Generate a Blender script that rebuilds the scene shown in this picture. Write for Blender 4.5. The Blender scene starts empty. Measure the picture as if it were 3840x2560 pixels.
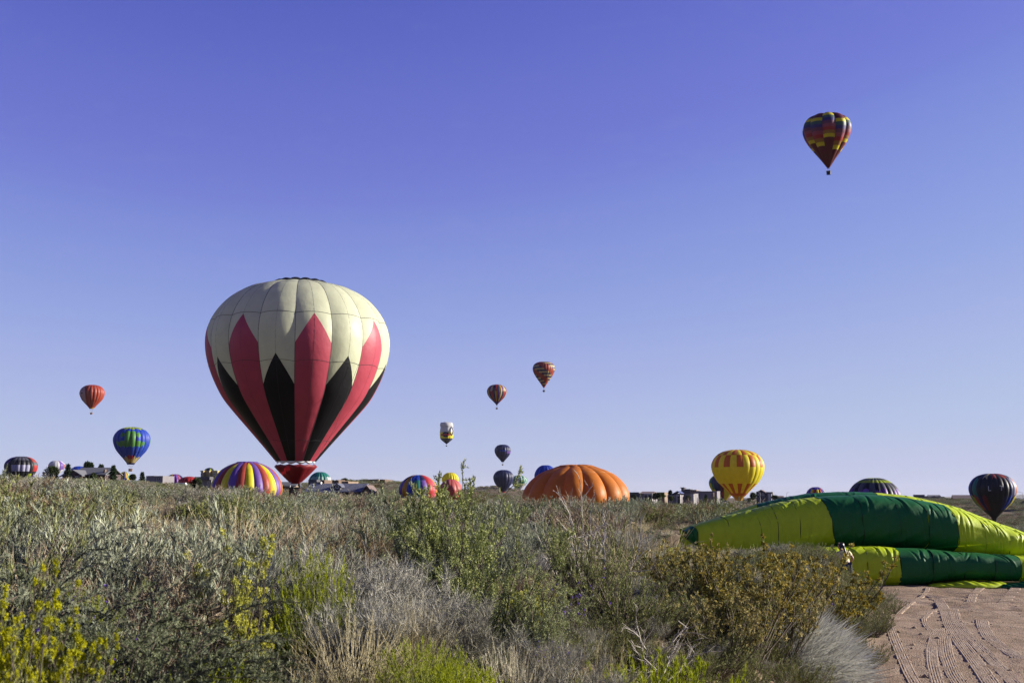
import bpy, math, random
import numpy as np
from mathutils import Vector

# ------------------------------------------------------------------ scene, camera, light
scene = bpy.context.scene
F = 4267.0                      # focal length in photo pixels (3840 wide)
HOR = 1865.0                    # horizon row in the photo
TILT = math.atan((HOR - 1280.0) / F)
CAM = (0.0, 0.0, 3.0)

cam_data = bpy.data.cameras.new('camera')
cam = bpy.data.objects.new('camera', cam_data)
scene.collection.objects.link(cam)
cam.location = CAM
cam.rotation_euler = (math.radians(90) + TILT, 0, 0)
cam_data.sensor_width = 36.0
cam_data.lens = 36.0 * F / 3840.0
cam_data.clip_start = 0.1
cam_data.clip_end = 60000
cam_data.dof.use_dof = True
cam_data.dof.focus_distance = 38.0
cam_data.dof.aperture_fstop = 4.5
scene.camera = cam

SUN_EL = math.radians(18)
SUN_AZ = math.radians(82)       # clockwise from +Y (view direction) towards +X
sun_dir = Vector((math.sin(SUN_AZ) * math.cos(SUN_EL), math.cos(SUN_AZ) * math.cos(SUN_EL), math.sin(SUN_EL)))

world = bpy.data.worlds.new('World')
scene.world = world
world.use_nodes = True
wn, wl = world.node_tree.nodes, world.node_tree.links
wn.clear()
w_out = wn.new('ShaderNodeOutputWorld')
w_bg = wn.new('ShaderNodeBackground')
w_sky = wn.new('ShaderNodeTexSky')
w_sky.sky_type = 'NISHITA'
w_sky.sun_disc = False
w_sky.sun_elevation = SUN_EL
w_sky.sun_rotation = SUN_AZ
w_sky.altitude = 1600
w_sky.air_density = 1.0
w_sky.dust_density = 0.35
w_sky.ozone_density = 3.0
EXPOSURE = 1.35
SKY_SCALE = 0.154                # brings the sky into display range before grading
w_tint = wn.new('ShaderNodeMix')
w_tint.data_type = 'RGBA'
w_tint.blend_type = 'MULTIPLY'
w_tint.clamp_result = False
w_tint.inputs[0].default_value = 1.0
w_tint.inputs[7].default_value = (SKY_SCALE, SKY_SCALE, SKY_SCALE, 1)
wl.new(w_sky.outputs[0], w_tint.inputs[6])
w_cur = wn.new('ShaderNodeRGBCurve')       # the photograph's violet colour grade, same for the whole sky
GRADE = (
    ((0, 0), (0.08, 0.05), (0.122, 0.114), (0.137, 0.138), (0.174, 0.185), (0.193, 0.215), (0.257, 0.285), (0.36, 0.376), (0.64, 0.48), (0.82, 0.525), (2.0, 0.6)),
    ((0, 0), (0.17, 0.09), (0.225, 0.138), (0.25, 0.162), (0.316, 0.222), (0.345, 0.265), (0.453, 0.362), (0.58, 0.44), (0.80, 0.53), (0.98, 0.56), (2.0, 0.63)),
    ((0, 0), (0.36, 0.45), (0.427, 0.535), (0.478, 0.588), (0.59, 0.672), (0.65, 0.706), (0.77, 0.75), (0.95, 0.775), (1.2, 0.79), (2.0, 0.83)),
)
if GRADE:
    w_cur.mapping.use_clip = False
    w_cur.mapping.extend = 'HORIZONTAL'
    for ci, pts in enumerate(GRADE):
        cv = w_cur.mapping.curves[ci]
        cv.points[0].location = pts[0]; cv.points[1].location = pts[-1]
        for p in pts[1:-1]: cv.points.new(*p)
    w_cur.mapping.update()
wl.new(w_tint.outputs[2], w_cur.inputs['Color'])
w_bg.inputs[1].default_value = 0.1
w_exp = wn.new('ShaderNodeMix'); w_exp.data_type = 'RGBA'; w_exp.blend_type = 'MULTIPLY'; w_exp.clamp_result = False
w_exp.inputs[0].default_value = 1.0
_k = 10.0 / 2 ** EXPOSURE
w_exp.inputs[7].default_value = (_k, _k, _k, 1)
# thin low clouds, all the way round the horizon
w_tc = wn.new('ShaderNodeTexCoord')
w_sep = wn.new('ShaderNodeSeparateXYZ')
wl.new(w_tc.outputs['Generated'], w_sep.inputs[0])
w_map = wn.new('ShaderNodeMapping')
w_map.inputs['Scale'].default_value = (26, 26, 95)
wl.new(w_tc.outputs['Generated'], w_map.inputs[0])
w_noise = wn.new('ShaderNodeTexNoise')
w_noise.inputs['Scale'].default_value = 1.0
w_noise.inputs['Detail'].default_value = 6
wl.new(w_map.outputs[0], w_noise.inputs['Vector'])
w_cr = wn.new('ShaderNodeValToRGB')
w_cr.color_ramp.elements[0].position = 0.57
w_cr.color_ramp.elements[1].position = 0.78
wl.new(w_noise.outputs[0], w_cr.inputs[0])
w_band = wn.new('ShaderNodeValToRGB')
w_band.color_ramp.interpolation = 'B_SPLINE'
e = w_band.color_ramp.elements
e[0].position, e[0].color = 0.004, (0, 0, 0, 1)
e[1].position, e[1].color = 0.024, (0, 0, 0, 1)
m_ = e.new(0.014); m_.color = (1, 1, 1, 1)
wl.new(w_sep.outputs[2], w_band.inputs[0])
w_mul = wn.new('ShaderNodeMath'); w_mul.operation = 'MULTIPLY'
wl.new(w_cr.outputs[0], w_mul.inputs[0]); wl.new(w_band.outputs[0], w_mul.inputs[1])
w_mul2 = wn.new('ShaderNodeMath'); w_mul2.operation = 'MULTIPLY'; w_mul2.inputs[1].default_value = 0.35
wl.new(w_mul.outputs[0], w_mul2.inputs[0])
w_cl = wn.new('ShaderNodeMix'); w_cl.data_type = 'RGBA'
w_cl.inputs[7].default_value = (0.62, 0.65, 0.80, 1)
wl.new(w_mul2.outputs[0], w_cl.inputs[0]); wl.new(w_cur.outputs[0], w_cl.inputs[6])
wl.new(w_cl.outputs[2], w_exp.inputs[6])
wl.new(w_exp.outputs[2], w_bg.inputs[0])
wl.new(w_bg.outputs[0], w_out.inputs[0])

sun_data = bpy.data.lights.new('sun', 'SUN')
sun_data.energy = 5.0
sun_data.angle = math.radians(0.5)
sun_data.color = (1.0, 0.93, 0.83)
sun = bpy.data.objects.new('sun', sun_data)
scene.collection.objects.link(sun)
sun.rotation_euler = sun_dir.to_track_quat('Z', 'Y').to_euler()
sun.location = (60, 10, 60)

scene.view_settings.view_transform = 'Standard'
scene.view_settings.look = 'None'
scene.view_settings.gamma = 1.0
scene.view_settings.exposure = EXPOSURE
scene.render.engine = 'CYCLES'
scene.cycles.use_denoising = True
scene.cycles.denoiser = 'OPENIMAGEDENOISE'
scene.cycles.denoising_input_passes = 'RGB_ALBEDO_NORMAL'
scene.cycles.denoising_prefilter = 'NONE'
scene.cycles.max_bounces = 8
scene.cycles.diffuse_bounces = 3
scene.cycles.transmission_bounces = 4
scene.cycles.transparent_max_bounces = 4
scene.cycles.caustics_reflective = False
scene.cycles.caustics_refractive = False

# ------------------------------------------------------------------ helpers
COL = scene.collection
rng = np.random.default_rng(11)
random.seed(5)

def at(px, py, Y):
    """world point at depth Y seen at photo pixel (px, py)"""
    u, v = (px - 1920.0) / F, (1280.0 - py) / F
    dy = math.cos(TILT) - v * math.sin(TILT)
    dz = math.sin(TILT) + v * math.cos(TILT)
    k = Y / dy
    return Vector((u * k, Y, CAM[2] + dz * k))

def on_plane(px, py, z=0.0):
    u, v = (px - 1920.0) / F, (1280.0 - py) / F
    dy = math.cos(TILT) - v * math.sin(TILT)
    dz = math.sin(TILT) + v * math.cos(TILT)
    k = (z - CAM[2]) / dz
    return (u * k, dy * k)

def tag(o, label=None, cat=None, group=None, kind=None):
    if label: o['label'] = label
    if cat: o['category'] = cat
    if group: o['group'] = group
    if kind: o['kind'] = kind
    return o

def empty(name, loc=(0, 0, 0), rz=0.0, parent=None):
    o = bpy.data.objects.new(name, None)
    o.empty_display_size = 0.3
    COL.objects.link(o)
    o.location = loc
    o.rotation_euler = (0, 0, rz)
    if parent: o.parent = parent
    return o

def np_mesh(name, verts, polys, mats, midx=None, smooth=False, attr=None):
    """polys: list of int arrays (n,k). attr: dict name -> per-vertex float"""
    me = bpy.data.meshes.new(name)
    verts = np.asarray(verts, dtype=np.float32)
    polys = [np.asarray(p, dtype=np.int32) for p in polys if len(p)]
    nloop = sum(p.size for p in polys)
    npoly = sum(len(p) for p in polys)
    me.vertices.add(len(verts))
    me.vertices.foreach_set('co', verts.ravel())
    me.loops.add(nloop)
    me.polygons.add(npoly)
    me.loops.foreach_set('vertex_index', np.concatenate([p.ravel() for p in polys]))
    tot = np.concatenate([np.full(len(p), p.shape[1], dtype=np.int32) for p in polys])
    start = np.concatenate([[0], np.cumsum(tot)[:-1]]).astype(np.int32)
    me.polygons.foreach_set('loop_start', start)
    me.polygons.foreach_set('loop_total', tot)
    for m in (mats if isinstance(mats, (list, tuple)) else [mats]):
        me.materials.append(m)
    if midx is not None:
        me.polygons.foreach_set('material_index', np.asarray(midx, dtype=np.int32))
    if smooth:
        me.polygons.foreach_set('use_smooth', np.ones(npoly, dtype=bool))
    if attr:
        for k, vals in attr.items():
            a = me.attributes.new(k, 'FLOAT', 'POINT')
            a.data.foreach_set('value', np.asarray(vals, dtype=np.float32))
    me.update(calc_edges=True)
    me.validate()
    return me

def obj(name, me, parent=None, loc=(0, 0, 0), rz=0.0, link=True):
    o = bpy.data.objects.new(name, me)
    if link: COL.objects.link(o)
    o.location = loc
    o.rotation_euler = (0, 0, rz)
    if parent: o.parent = parent
    return o

def copy_tree(o, parent=None):
    c = o.copy()
    COL.objects.link(c)
    c.parent = parent
    for ch in list(o.children):
        copy_tree(ch, c)
    return c

class MB:
    """small mesh builder for boxes, prisms, tubes"""
    def __init__(s): s.v, s.f = [], []
    def add(s, vs, fs):
        b = len(s.v); s.v += [tuple(v) for v in vs]; s.f += [tuple(i + b for i in f) for f in fs]; return s
    def box(s, x0, x1, y0, y1, z0, z1):
        return s.add([(x0, y0, z0), (x1, y0, z0), (x1, y1, z0), (x0, y1, z0), (x0, y0, z1), (x1, y0, z1), (x1, y1, z1), (x0, y1, z1)],
                     [(0, 3, 2, 1), (4, 5, 6, 7), (0, 1, 5, 4), (1, 2, 6, 5), (2, 3, 7, 6), (3, 0, 4, 7)])
    def prism(s, pts, y0, y1):
        """polygon pts (x,z) extruded along y"""
        n = len(pts)
        vs = [(x, y0, z) for x, z in pts] + [(x, y1, z) for x, z in pts]
        return s.add(vs, [tuple(range(n))[::-1], tuple(range(n, 2 * n))] + [(i, (i + 1) % n, n + (i + 1) % n, n + i) for i in range(n)])
    def prismx(s, pts, x0, x1):
        n = len(pts)
        vs = [(x0, y, z) for y, z in pts] + [(x1, y, z) for y, z in pts]
        return s.add(vs, [tuple(range(n)), tuple(range(n, 2 * n))[::-1]] + [(i, n + i, n + (i + 1) % n, (i + 1) % n) for i in range(n)])
    def tube(s, p0, p1, r0, r1=None, n=6):
        r1 = r0 if r1 is None else r1
        p0, p1 = Vector(p0), Vector(p1)
        d = (p1 - p0).normalized()
        a = d.cross(Vector((0.31, 0.52, 0.79))).normalized()
        b = d.cross(a)
        vs = []
        for p, r in ((p0, r0), (p1, r1)):
            for i in range(n):
                t = 2 * math.pi * i / n
                vs.append(p + a * (r * math.cos(t)) + b * (r * math.sin(t)))
        return s.add(vs, [tuple(range(n))[::-1], tuple(range(n, 2 * n))] + [(i, (i + 1) % n, n + (i + 1) % n, n + i) for i in range(n)])
    def lathe(s, prof, n=12, cx=0, cy=0):
        b = []
        for r, z in prof:
            for i in range(n):
                t = 2 * math.pi * i / n
                b.append((cx + r * math.cos(t), cy + r * math.sin(t), z))
        fs = []
        for j in range(len(prof) - 1):
            for i in range(n):
                fs.append((j * n + i, j * n + (i + 1) % n, (j + 1) * n + (i + 1) % n, (j + 1) * n + i))
        fs.append(tuple(range(n))[::-1]); fs.append(tuple(range((len(prof) - 1) * n, len(prof) * n)))
        return s.add(b, fs)
    def build(s, name, mat, parent=None, smooth=False, loc=(0, 0, 0), rz=0):
        me = bpy.data.meshes.new(name)
        me.from_pydata(s.v, [], s.f)
        me.materials.append(mat)
        if smooth:
            for p in me.polygons: p.use_smooth = True
        me.update()
        return obj(name, me, parent, loc, rz)

# ------------------------------------------------------------------ materials
MATS = {}
ALB = 0.76      # surface albedos against the exposure above
LEAF = 0.73
def new_mat(name):
    m = bpy.data.materials.new(name)
    m.use_nodes = True
    n, l = m.node_tree.nodes, m.node_tree.links
    n.clear()
    out = n.new('ShaderNodeOutputMaterial')
    return m, n, l, out

def simple(name, col, rough=0.7, var=0.12, scale=3.0, bump=0.0, bscale=20.0, metal=0.0):
    if name in MATS: return MATS[name]
    col = tuple(c * ALB for c in col)
    m, n, l, out = new_mat(name)
    p = n.new('ShaderNodeBsdfPrincipled')
    p.inputs['Roughness'].default_value = rough
    p.inputs['Metallic'].default_value = metal
    tc = n.new('ShaderNodeTexCoord')
    nz = n.new('ShaderNodeTexNoise'); nz.inputs['Scale'].default_value = scale; nz.inputs['Detail'].default_value = 5
    l.new(tc.outputs['Object'], nz.inputs['Vector'])
    cr = n.new('ShaderNodeValToRGB')
    cr.color_ramp.elements[0].position = 0.3; cr.color_ramp.elements[1].position = 0.7
    cr.color_ramp.elements[0].color = tuple(c * (1 - var) for c in col) + (1,)
    cr.color_ramp.elements[1].color = tuple(min(1, c * (1 + var)) for c in col) + (1,)
    l.new(nz.outputs[0], cr.inputs[0]); l.new(cr.outputs[0], p.inputs['Base Color'])
    if bump:
        n2 = n.new('ShaderNodeTexNoise'); n2.inputs['Scale'].default_value = bscale; n2.inputs['Detail'].default_value = 6
        l.new(tc.outputs['Object'], n2.inputs['Vector'])
        bp = n.new('ShaderNodeBump'); bp.inputs['Strength'].default_value = bump; bp.inputs['Distance'].default_value = 0.05
        l.new(n2.outputs[0], bp.inputs['Height']); l.new(bp.outputs[0], p.inputs['Normal'])
    l.new(p.outputs[0], out.inputs[0])
    MATS[name] = m
    return m

def fabric(name, col, trans=0.30, rough=0.52, wr=0.25, wscale=0.8, spec=0.32):
    """rip-stop nylon: some light passes through"""
    key = 'nylon_' + name
    if key in MATS: return MATS[key]
    col = tuple(c * ALB for c in col)
    m, n, l, out = new_mat(key)
    p = n.new('ShaderNodeBsdfPrincipled')
    p.inputs['Roughness'].default_value = rough
    p.inputs['Specular IOR Level'].default_value = spec
    tc = n.new('ShaderNodeTexCoord')
    nz = n.new('ShaderNodeTexNoise'); nz.inputs['Scale'].default_value = wscale; nz.inputs['Detail'].default_value = 4
    l.new(tc.outputs['Object'], nz.inputs['Vector'])
    cr = n.new('ShaderNodeValToRGB')
    cr.color_ramp.elements[0].position = 0.3; cr.color_ramp.elements[1].position = 0.7
    cr.color_ramp.elements[0].color = tuple(c * 0.92 for c in col) + (1,)
    cr.color_ramp.elements[1].color = tuple(min(1, c * 1.06) for c in col) + (1,)
    l.new(nz.outputs[0], cr.inputs[0]); l.new(cr.outputs[0], p.inputs['Base Color'])
    tr = n.new('ShaderNodeBsdfTranslucent')
    l.new(cr.outputs[0], tr.inputs['Color'])
    bp = n.new('ShaderNodeBump'); bp.inputs['Strength'].default_value = wr; bp.inputs['Distance'].default_value = 0.25
    l.new(nz.outputs[0], bp.inputs['Height'])
    l.new(bp.outputs[0], p.inputs['Normal']); l.new(bp.outputs[0], tr.inputs['Normal'])
    mx = n.new('ShaderNodeMixShader'); mx.inputs[0].default_value = trans
    l.new(p.outputs[0], mx.inputs[1]); l.new(tr.outputs[0], mx.inputs[2])
    l.new(mx.outputs[0], out.inputs[0])
    MATS[key] = m
    return m

def leafy(name, cols, trans=0.22, rough=0.75, objvar=0.25):
    """foliage: colour picked per leaf from a stored random value, and a shift for every plant"""
    if name in MATS: return MATS[name]
    cols = [tuple(c * LEAF for c in q) for q in cols]
    m, n, l, out = new_mat(name)
    p = n.new('ShaderNodeBsdfPrincipled')
    p.inputs['Roughness'].default_value = rough
    p.inputs['Specular IOR Level'].default_value = 0.2
    a = n.new('ShaderNodeAttribute'); a.attribute_name = 'rnd'
    cr = n.new('ShaderNodeValToRGB')
    els = cr.color_ramp.elements
    els[0].position = 0.0; els[0].color = tuple(cols[0]) + (1,)
    els[1].position = 1.0; els[1].color = tuple(cols[-1]) + (1,)
    for i in range(1, len(cols) - 1):
        q = els.new(i / (len(cols) - 1)); q.color = tuple(cols[i]) + (1,)
    l.new(a.outputs['Fac'], cr.inputs[0])
    oi = n.new('ShaderNodeObjectInfo')
    mr = n.new('ShaderNodeMapRange')
    mr.inputs['To Min'].default_value = 1 - objvar; mr.inputs['To Max'].default_value = 1 + objvar
    l.new(oi.outputs['Random'], mr.inputs['Value'])
    hs = n.new('ShaderNodeHueSaturation')
    l.new(cr.outputs[0], hs.inputs['Color']); l.new(mr.outputs[0], hs.inputs['Value'])
    mh = n.new('ShaderNodeMapRange')
    mh.inputs['To Min'].default_value = 1.25; mh.inputs['To Max'].default_value = 0.75
    l.new(oi.outputs['Random'], mh.inputs['Value']); l.new(mh.outputs[0], hs.inputs['Saturation'])
    l.new(hs.outputs[0], p.inputs['Base Color'])
    tr = n.new('ShaderNodeBsdfTranslucent'); l.new(hs.outputs[0], tr.inputs['Color'])
    mx = n.new('ShaderNodeMixShader'); mx.inputs[0].default_value = trans
    l.new(p.outputs[0], mx.inputs[1]); l.new(tr.outputs[0], mx.inputs[2]); l.new(mx.outputs[0], out.inputs[0])
    MATS[name] = m
    return m

def soil(name, c0, c1, c2, scale=0.6, bump=0.6, fine=14.0):
    c0, c1, c2 = (tuple(c * ALB for c in q) for q in (c0, c1, c2))
    m, n, l, out = new_mat(name)
    p = n.new('ShaderNodeBsdfPrincipled'); p.inputs['Roughness'].default_value = 0.95
    p.inputs['Specular IOR Level'].default_value = 0.1
    g = n.new('ShaderNodeNewGeometry')
    nz = n.new('ShaderNodeTexNoise'); nz.inputs['Scale'].default_value = scale; nz.inputs['Detail'].default_value = 8; nz.inputs['Roughness'].default_value = 0.65
    l.new(g.outputs['Position'], nz.inputs['Vector'])
    cr = n.new('ShaderNodeValToRGB')
    els = cr.color_ramp.elements
    els[0].position = 0.32; els[0].color = c0 + (1,)
    els[1].position = 0.68; els[1].color = c2 + (1,)
    q = els.new(0.5); q.color = c1 + (1,)
    l.new(nz.outputs[0], cr.inputs[0])
    n2 = n.new('ShaderNodeTexNoise'); n2.inputs['Scale'].default_value = fine; n2.inputs['Detail'].default_value = 6; n2.inputs['Roughness'].default_value = 0.7
    l.new(g.outputs['Position'], n2.inputs['Vector'])
    mxc = n.new('ShaderNodeMix'); mxc.data_type = 'RGBA'; mxc.blend_type = 'OVERLAY'; mxc.inputs[0].default_value = 0.35
    l.new(cr.outputs[0], mxc.inputs[6]); l.new(n2.outputs[1], mxc.inputs[7])
    l.new(mxc.outputs[2], p.inputs['Base Color'])
    vo = n.new('ShaderNodeTexVoronoi'); vo.inputs['Scale'].default_value = fine * 1.4
    l.new(g.outputs['Position'], vo.inputs['Vector'])
    ad = n.new('ShaderNodeMath'); ad.operation = 'ADD'
    l.new(n2.outputs[0], ad.inputs[0]); l.new(vo.outputs[0], ad.inputs[1])
    bp = n.new('ShaderNodeBump'); bp.inputs['Strength'].default_value = bump; bp.inputs['Distance'].default_value = 0.03
    l.new(ad.outputs[0], bp.inputs['Height']); l.new(bp.outputs[0], p.inputs['Normal'])
    l.new(p.outputs[0], out.inputs[0])
    MATS[name] = m
    return m

# ------------------------------------------------------------------ terrain
def sstep(a, b, x):
    t = np.clip((x - a) / (b - a), 0, 1)
    return t * t * (3 - 2 * t)

EDGE_Y = [0, 18, 33, 36.5, 39, 49, 56, 70, 100, 400, 2000]
EDGE_X = [-1.6, 4.9, 10.6, 7.0, 3.5, 3.5, 13, 23, 36, 150, 700]
def bank_edge(y):
    return np.interp(y, EDGE_Y, EDGE_X)

_ph = np.random.default_rng(3).uniform(0, 6.28, (40,))
def bumps(x, y, s):
    """smooth pseudo-noise, about -1..1"""
    r = 0
    for i in range(6):
        a = _ph[i] ; k = s * (0.7 + 0.25 * i)
        r = r + np.sin((x * math.cos(a) + y * math.sin(a)) * k + _ph[i + 10]) * np.sin((x * math.sin(a) * 0.8 - y * math.cos(a)) * k * 0.83 + _ph[i + 20])
    return r / 3.0

U_N = [-0.9, -0.6, -0.45, -0.3, -0.19, 0.0, 0.1, 0.2, 0.3, 0.45, 0.9]
Z_CREST = [3.7, 3.5, 3.2, 2.75, 2.35, 1.75, 1.7, 1.45, 0.5, -0.5, -0.5]
U_F = [-0.9, -0.45, -0.35, -0.25, -0.19, 0.0, 0.2, 0.27, 0.34, 0.45, 0.9]
Z_FAR = [8.0, 7.6, 6.8, 5.0, 3.8, 1.0, 0.2, -1.5, -6.0, -6.5, -6.5]
def height(x, y):
    x = np.asarray(x, dtype=float); y = np.asarray(y, dtype=float)
    yy = np.maximum(y, 1.0)
    u = np.clip(x / yy, -0.9, 0.9)
    zc = np.interp(u, U_N, Z_CREST)
    zf = np.interp(u, U_F, Z_FAR)
    yc = np.interp(u, [-0.45, -0.2, 0.2], [58, 85, 92])
    near = 1.3 + (zc - 1.3) * sstep(14, yc, y)
    z = near + (zf - near) * sstep(yc + 6, 330, y)
    z = z - 0.9 * sstep(yc + 2, yc + 35, y) * (1 - sstep(150, 330, y))
    # the far right rises again to the houses on the skyline
    z = z + np.interp(u, [0.26, 0.36], [0, 1]) * 7.7 * sstep(330, 620, y)
    # scrub hills
    z = z + 7.8 * np.exp(-(((x + 66) / 55) ** 2 + ((y - 560) / 110) ** 2))
    z = z + 12.6 * np.exp(-(((x + 19) / 52) ** 2 + ((y - 1150) / 120) ** 2))
    z = z + 0.10 * bumps(x, y, 0.55) * sstep(3, 12, y) + 0.22 * bumps(x, y, 0.13)
    # dirt lot and road cut into the bank
    s = x - bank_edge(y)
    lot = sstep(-2.3, 0.15, s + 0.35 * bumps(x, y, 0.9)) * (1 - sstep(60, 110, y))
    # eroded lip on the bank
    lip = 0.10 * np.exp(-((s + 2.0) / 0.5) ** 2) * (0.5 + 0.5 * bumps(x, y, 1.6)) * (y < 40)
    z = (z + lip) * (1 - lot) + lot * (0.0 + 0.02 * bumps(x, y, 0.4))
    return z

def H(x, y): return float(height(np.array([x]), np.array([y]))[0])

M_soil = soil('sandy_soil', (0.09, 0.066, 0.04), (0.14, 0.105, 0.066), (0.21, 0.16, 0.105))
ang = np.concatenate([np.linspace(-180, -42, 36, endpoint=False), np.linspace(-42, 42, 337), np.linspace(42, 180, 36)[1:]])
ang = np.radians(ang)
rad = np.concatenate([np.linspace(0.6, 50, 150), np.geomspace(50, 16000, 150)[1:]])
AA, RR = np.meshgrid(ang, rad)
GX, GY = RR * np.sin(AA), RR * np.cos(AA)
GZ = height(GX, GY)
ins = (GX - bank_edge(GY) > -1.2) & (GY > 11) & (GY < 50) & (GX - bank_edge(GY) < 13)
GZ = np.where(ins, GZ - 0.12, GZ)       # the road sheet lies here
nr, na = GX.shape
idx = np.arange(nr * na).reshape(nr, na)
q = np.stack([idx[:-1, :-1], idx[:-1, 1:], idx[1:, 1:], idx[1:, :-1]], -1).reshape(-1, 4)
vs = np.stack([GX, GY, GZ], -1).reshape(-1, 3)
vs = np.vstack([vs, [[0, 0, H(0.0, 0.3)]]])
fan = np.stack([np.full(na - 1, nr * na), idx[0, 1:], idx[0, :-1]], -1)
ground = obj('ground', np_mesh('ground', vs, [q, fan], M_soil, smooth=True))
tag(ground, 'sandy desert ground under the scrub', kind='structure')

# dirt lot: fine sheet with churned earth
M_road = soil('road_dirt', (0.22, 0.152, 0.095), (0.30, 0.216, 0.145), (0.38, 0.283, 0.20), scale=0.9, bump=0.5, fine=22)
ys = np.concatenate([np.arange(10.5, 30, 0.06), np.arange(30, 50.6, 0.09)])
ws = np.concatenate([np.linspace(-1.6, 10, 210), np.linspace(10.3, 14, 12)])
WW, YY = np.meshgrid(ws, ys)
XX = WW + bank_edge(YY)
def vnoise(x, y, seed=0):
    r = np.random.default_rng(seed).random((64, 64))
    xi, yi = np.floor(x).astype(int), np.floor(y).astype(int)
    fx, fy = x - xi, y - yi
    fx, fy = fx * fx * (3 - 2 * fx), fy * fy * (3 - 2 * fy)
    a = r[xi % 64, yi % 64]; b = r[(xi + 1) % 64, yi % 64]; c = r[xi % 64, (yi + 1) % 64]; d = r[(xi + 1) % 64, (yi + 1) % 64]
    return (a * (1 - fx) + b * fx) * (1 - fy) + (c * (1 - fx) + d * fx) * fy
ZZ = height(XX, YY) + 0.004
churn = sstep(27, 33, YY) * (1 - sstep(39.5, 41, YY))
rough = vnoise(XX * 1.1, YY * 4.2, 1) * 0.09 + vnoise(XX * 3.0, YY * 7.0, 2) * 0.05
ZZ += churn * (rough - 0.07) + (vnoise(XX * 2.2, YY * 2.2, 3) - 0.5) * 0.022 + (vnoise(XX * 7, YY * 7, 4) - 0.5) * 0.016
fade = np.clip((WW + 1.6) / 0.6, 0, 1) * np.clip((14 - WW) / 0.8, 0, 1) * np.clip((YY - 10.5) / 0.5, 0, 1) * np.clip((50.5 - YY) / 0.8, 0, 1)
ZZ = ZZ - 0.14 * (1 - fade)
nr, na = XX.shape
idx = np.arange(nr * na).reshape(nr, na)
q = np.stack([idx[:-1, :-1], idx[:-1, 1:], idx[1:, 1:], idx[1:, :-1]], -1).reshape(-1, 4)
road = obj('dirt_road', np_mesh('dirt_road', np.stack([XX, YY, ZZ], -1).reshape(-1, 3), [q], M_road, smooth=True))
tag(road, 'rutted brown dirt lot in front of the green and yellow balloon', kind='structure')

# tyre tracks: ribbed strips pressed into the lot
M_track = soil('track_dirt', (0.27, 0.198, 0.138), (0.325, 0.243, 0.175), (0.375, 0.29, 0.218), scale=1.2, bump=0.4, fine=30)
def z7(x, y): return (3040 + x / 2.94, 2100 + y / 2.94)
tracks = [
    ([(822, 665), (880, 760), (930, 900), (1000, 1050), (1080, 1230), (1150, 1352), (1230, 1500)], 0.24),
    ([(1455, 735), (1370, 820), (1330, 980), (1335, 1120), (1370, 1260), (1400, 1352), (1440, 1500)], 0.26),
    ([(1260, 370), (1400, 430), (1480, 560), (1530, 720), (1640, 900), (1800, 1100), (1980, 1352), (2080, 1500)], 0.34),
    ([(1500, 760), (1470, 900), (1490, 1050), (1570, 1250), (1640, 1352), (1720, 1500)], 0.30),
    ([(1560, 520), (1600, 660), (1720, 820), (1900, 1000), (2100, 1200), (2250, 1352), (2380, 1500)], 0.30),
    ([(1880, 640), (1900, 740), (1960, 850), (2100, 960), (2352, 1110)], 0.34),
    ([(1330, 800), (1260, 720), (1245, 650), (1310, 580), (1450, 525)], 0.14),
    ([(950, 610), (1030, 540), (1120, 470), (1230, 400), (1280, 340), (1300, 265)], 0.16),
    ([(1760, 470), (1790, 370), (1860, 310), (1960, 270)], 0.28),
    ([(2120, 480), (2190, 390), (2250, 320), (2300, 270)], 0.36),
]
def smooth_path(pts, n):
    pts = np.array(pts, float)
    d = np.concatenate([[0], np.cumsum(np.linalg.norm(np.diff(pts, axis=0), axis=1))])
    t = np.linspace(0, d[-1], n)
    p = np.stack([np.interp(t, d, pts[:, k]) for k in range(pts.shape[1])], -1)
    w = max(3, n // (2 * len(pts))) | 1
    pad = np.pad(p, ((w // 2, w // 2), (0, 0)), mode='edge')
    return np.stack([np.convolve(pad[:, k], np.ones(w) / w, 'valid') for k in range(p.shape[1])], -1)
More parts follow.
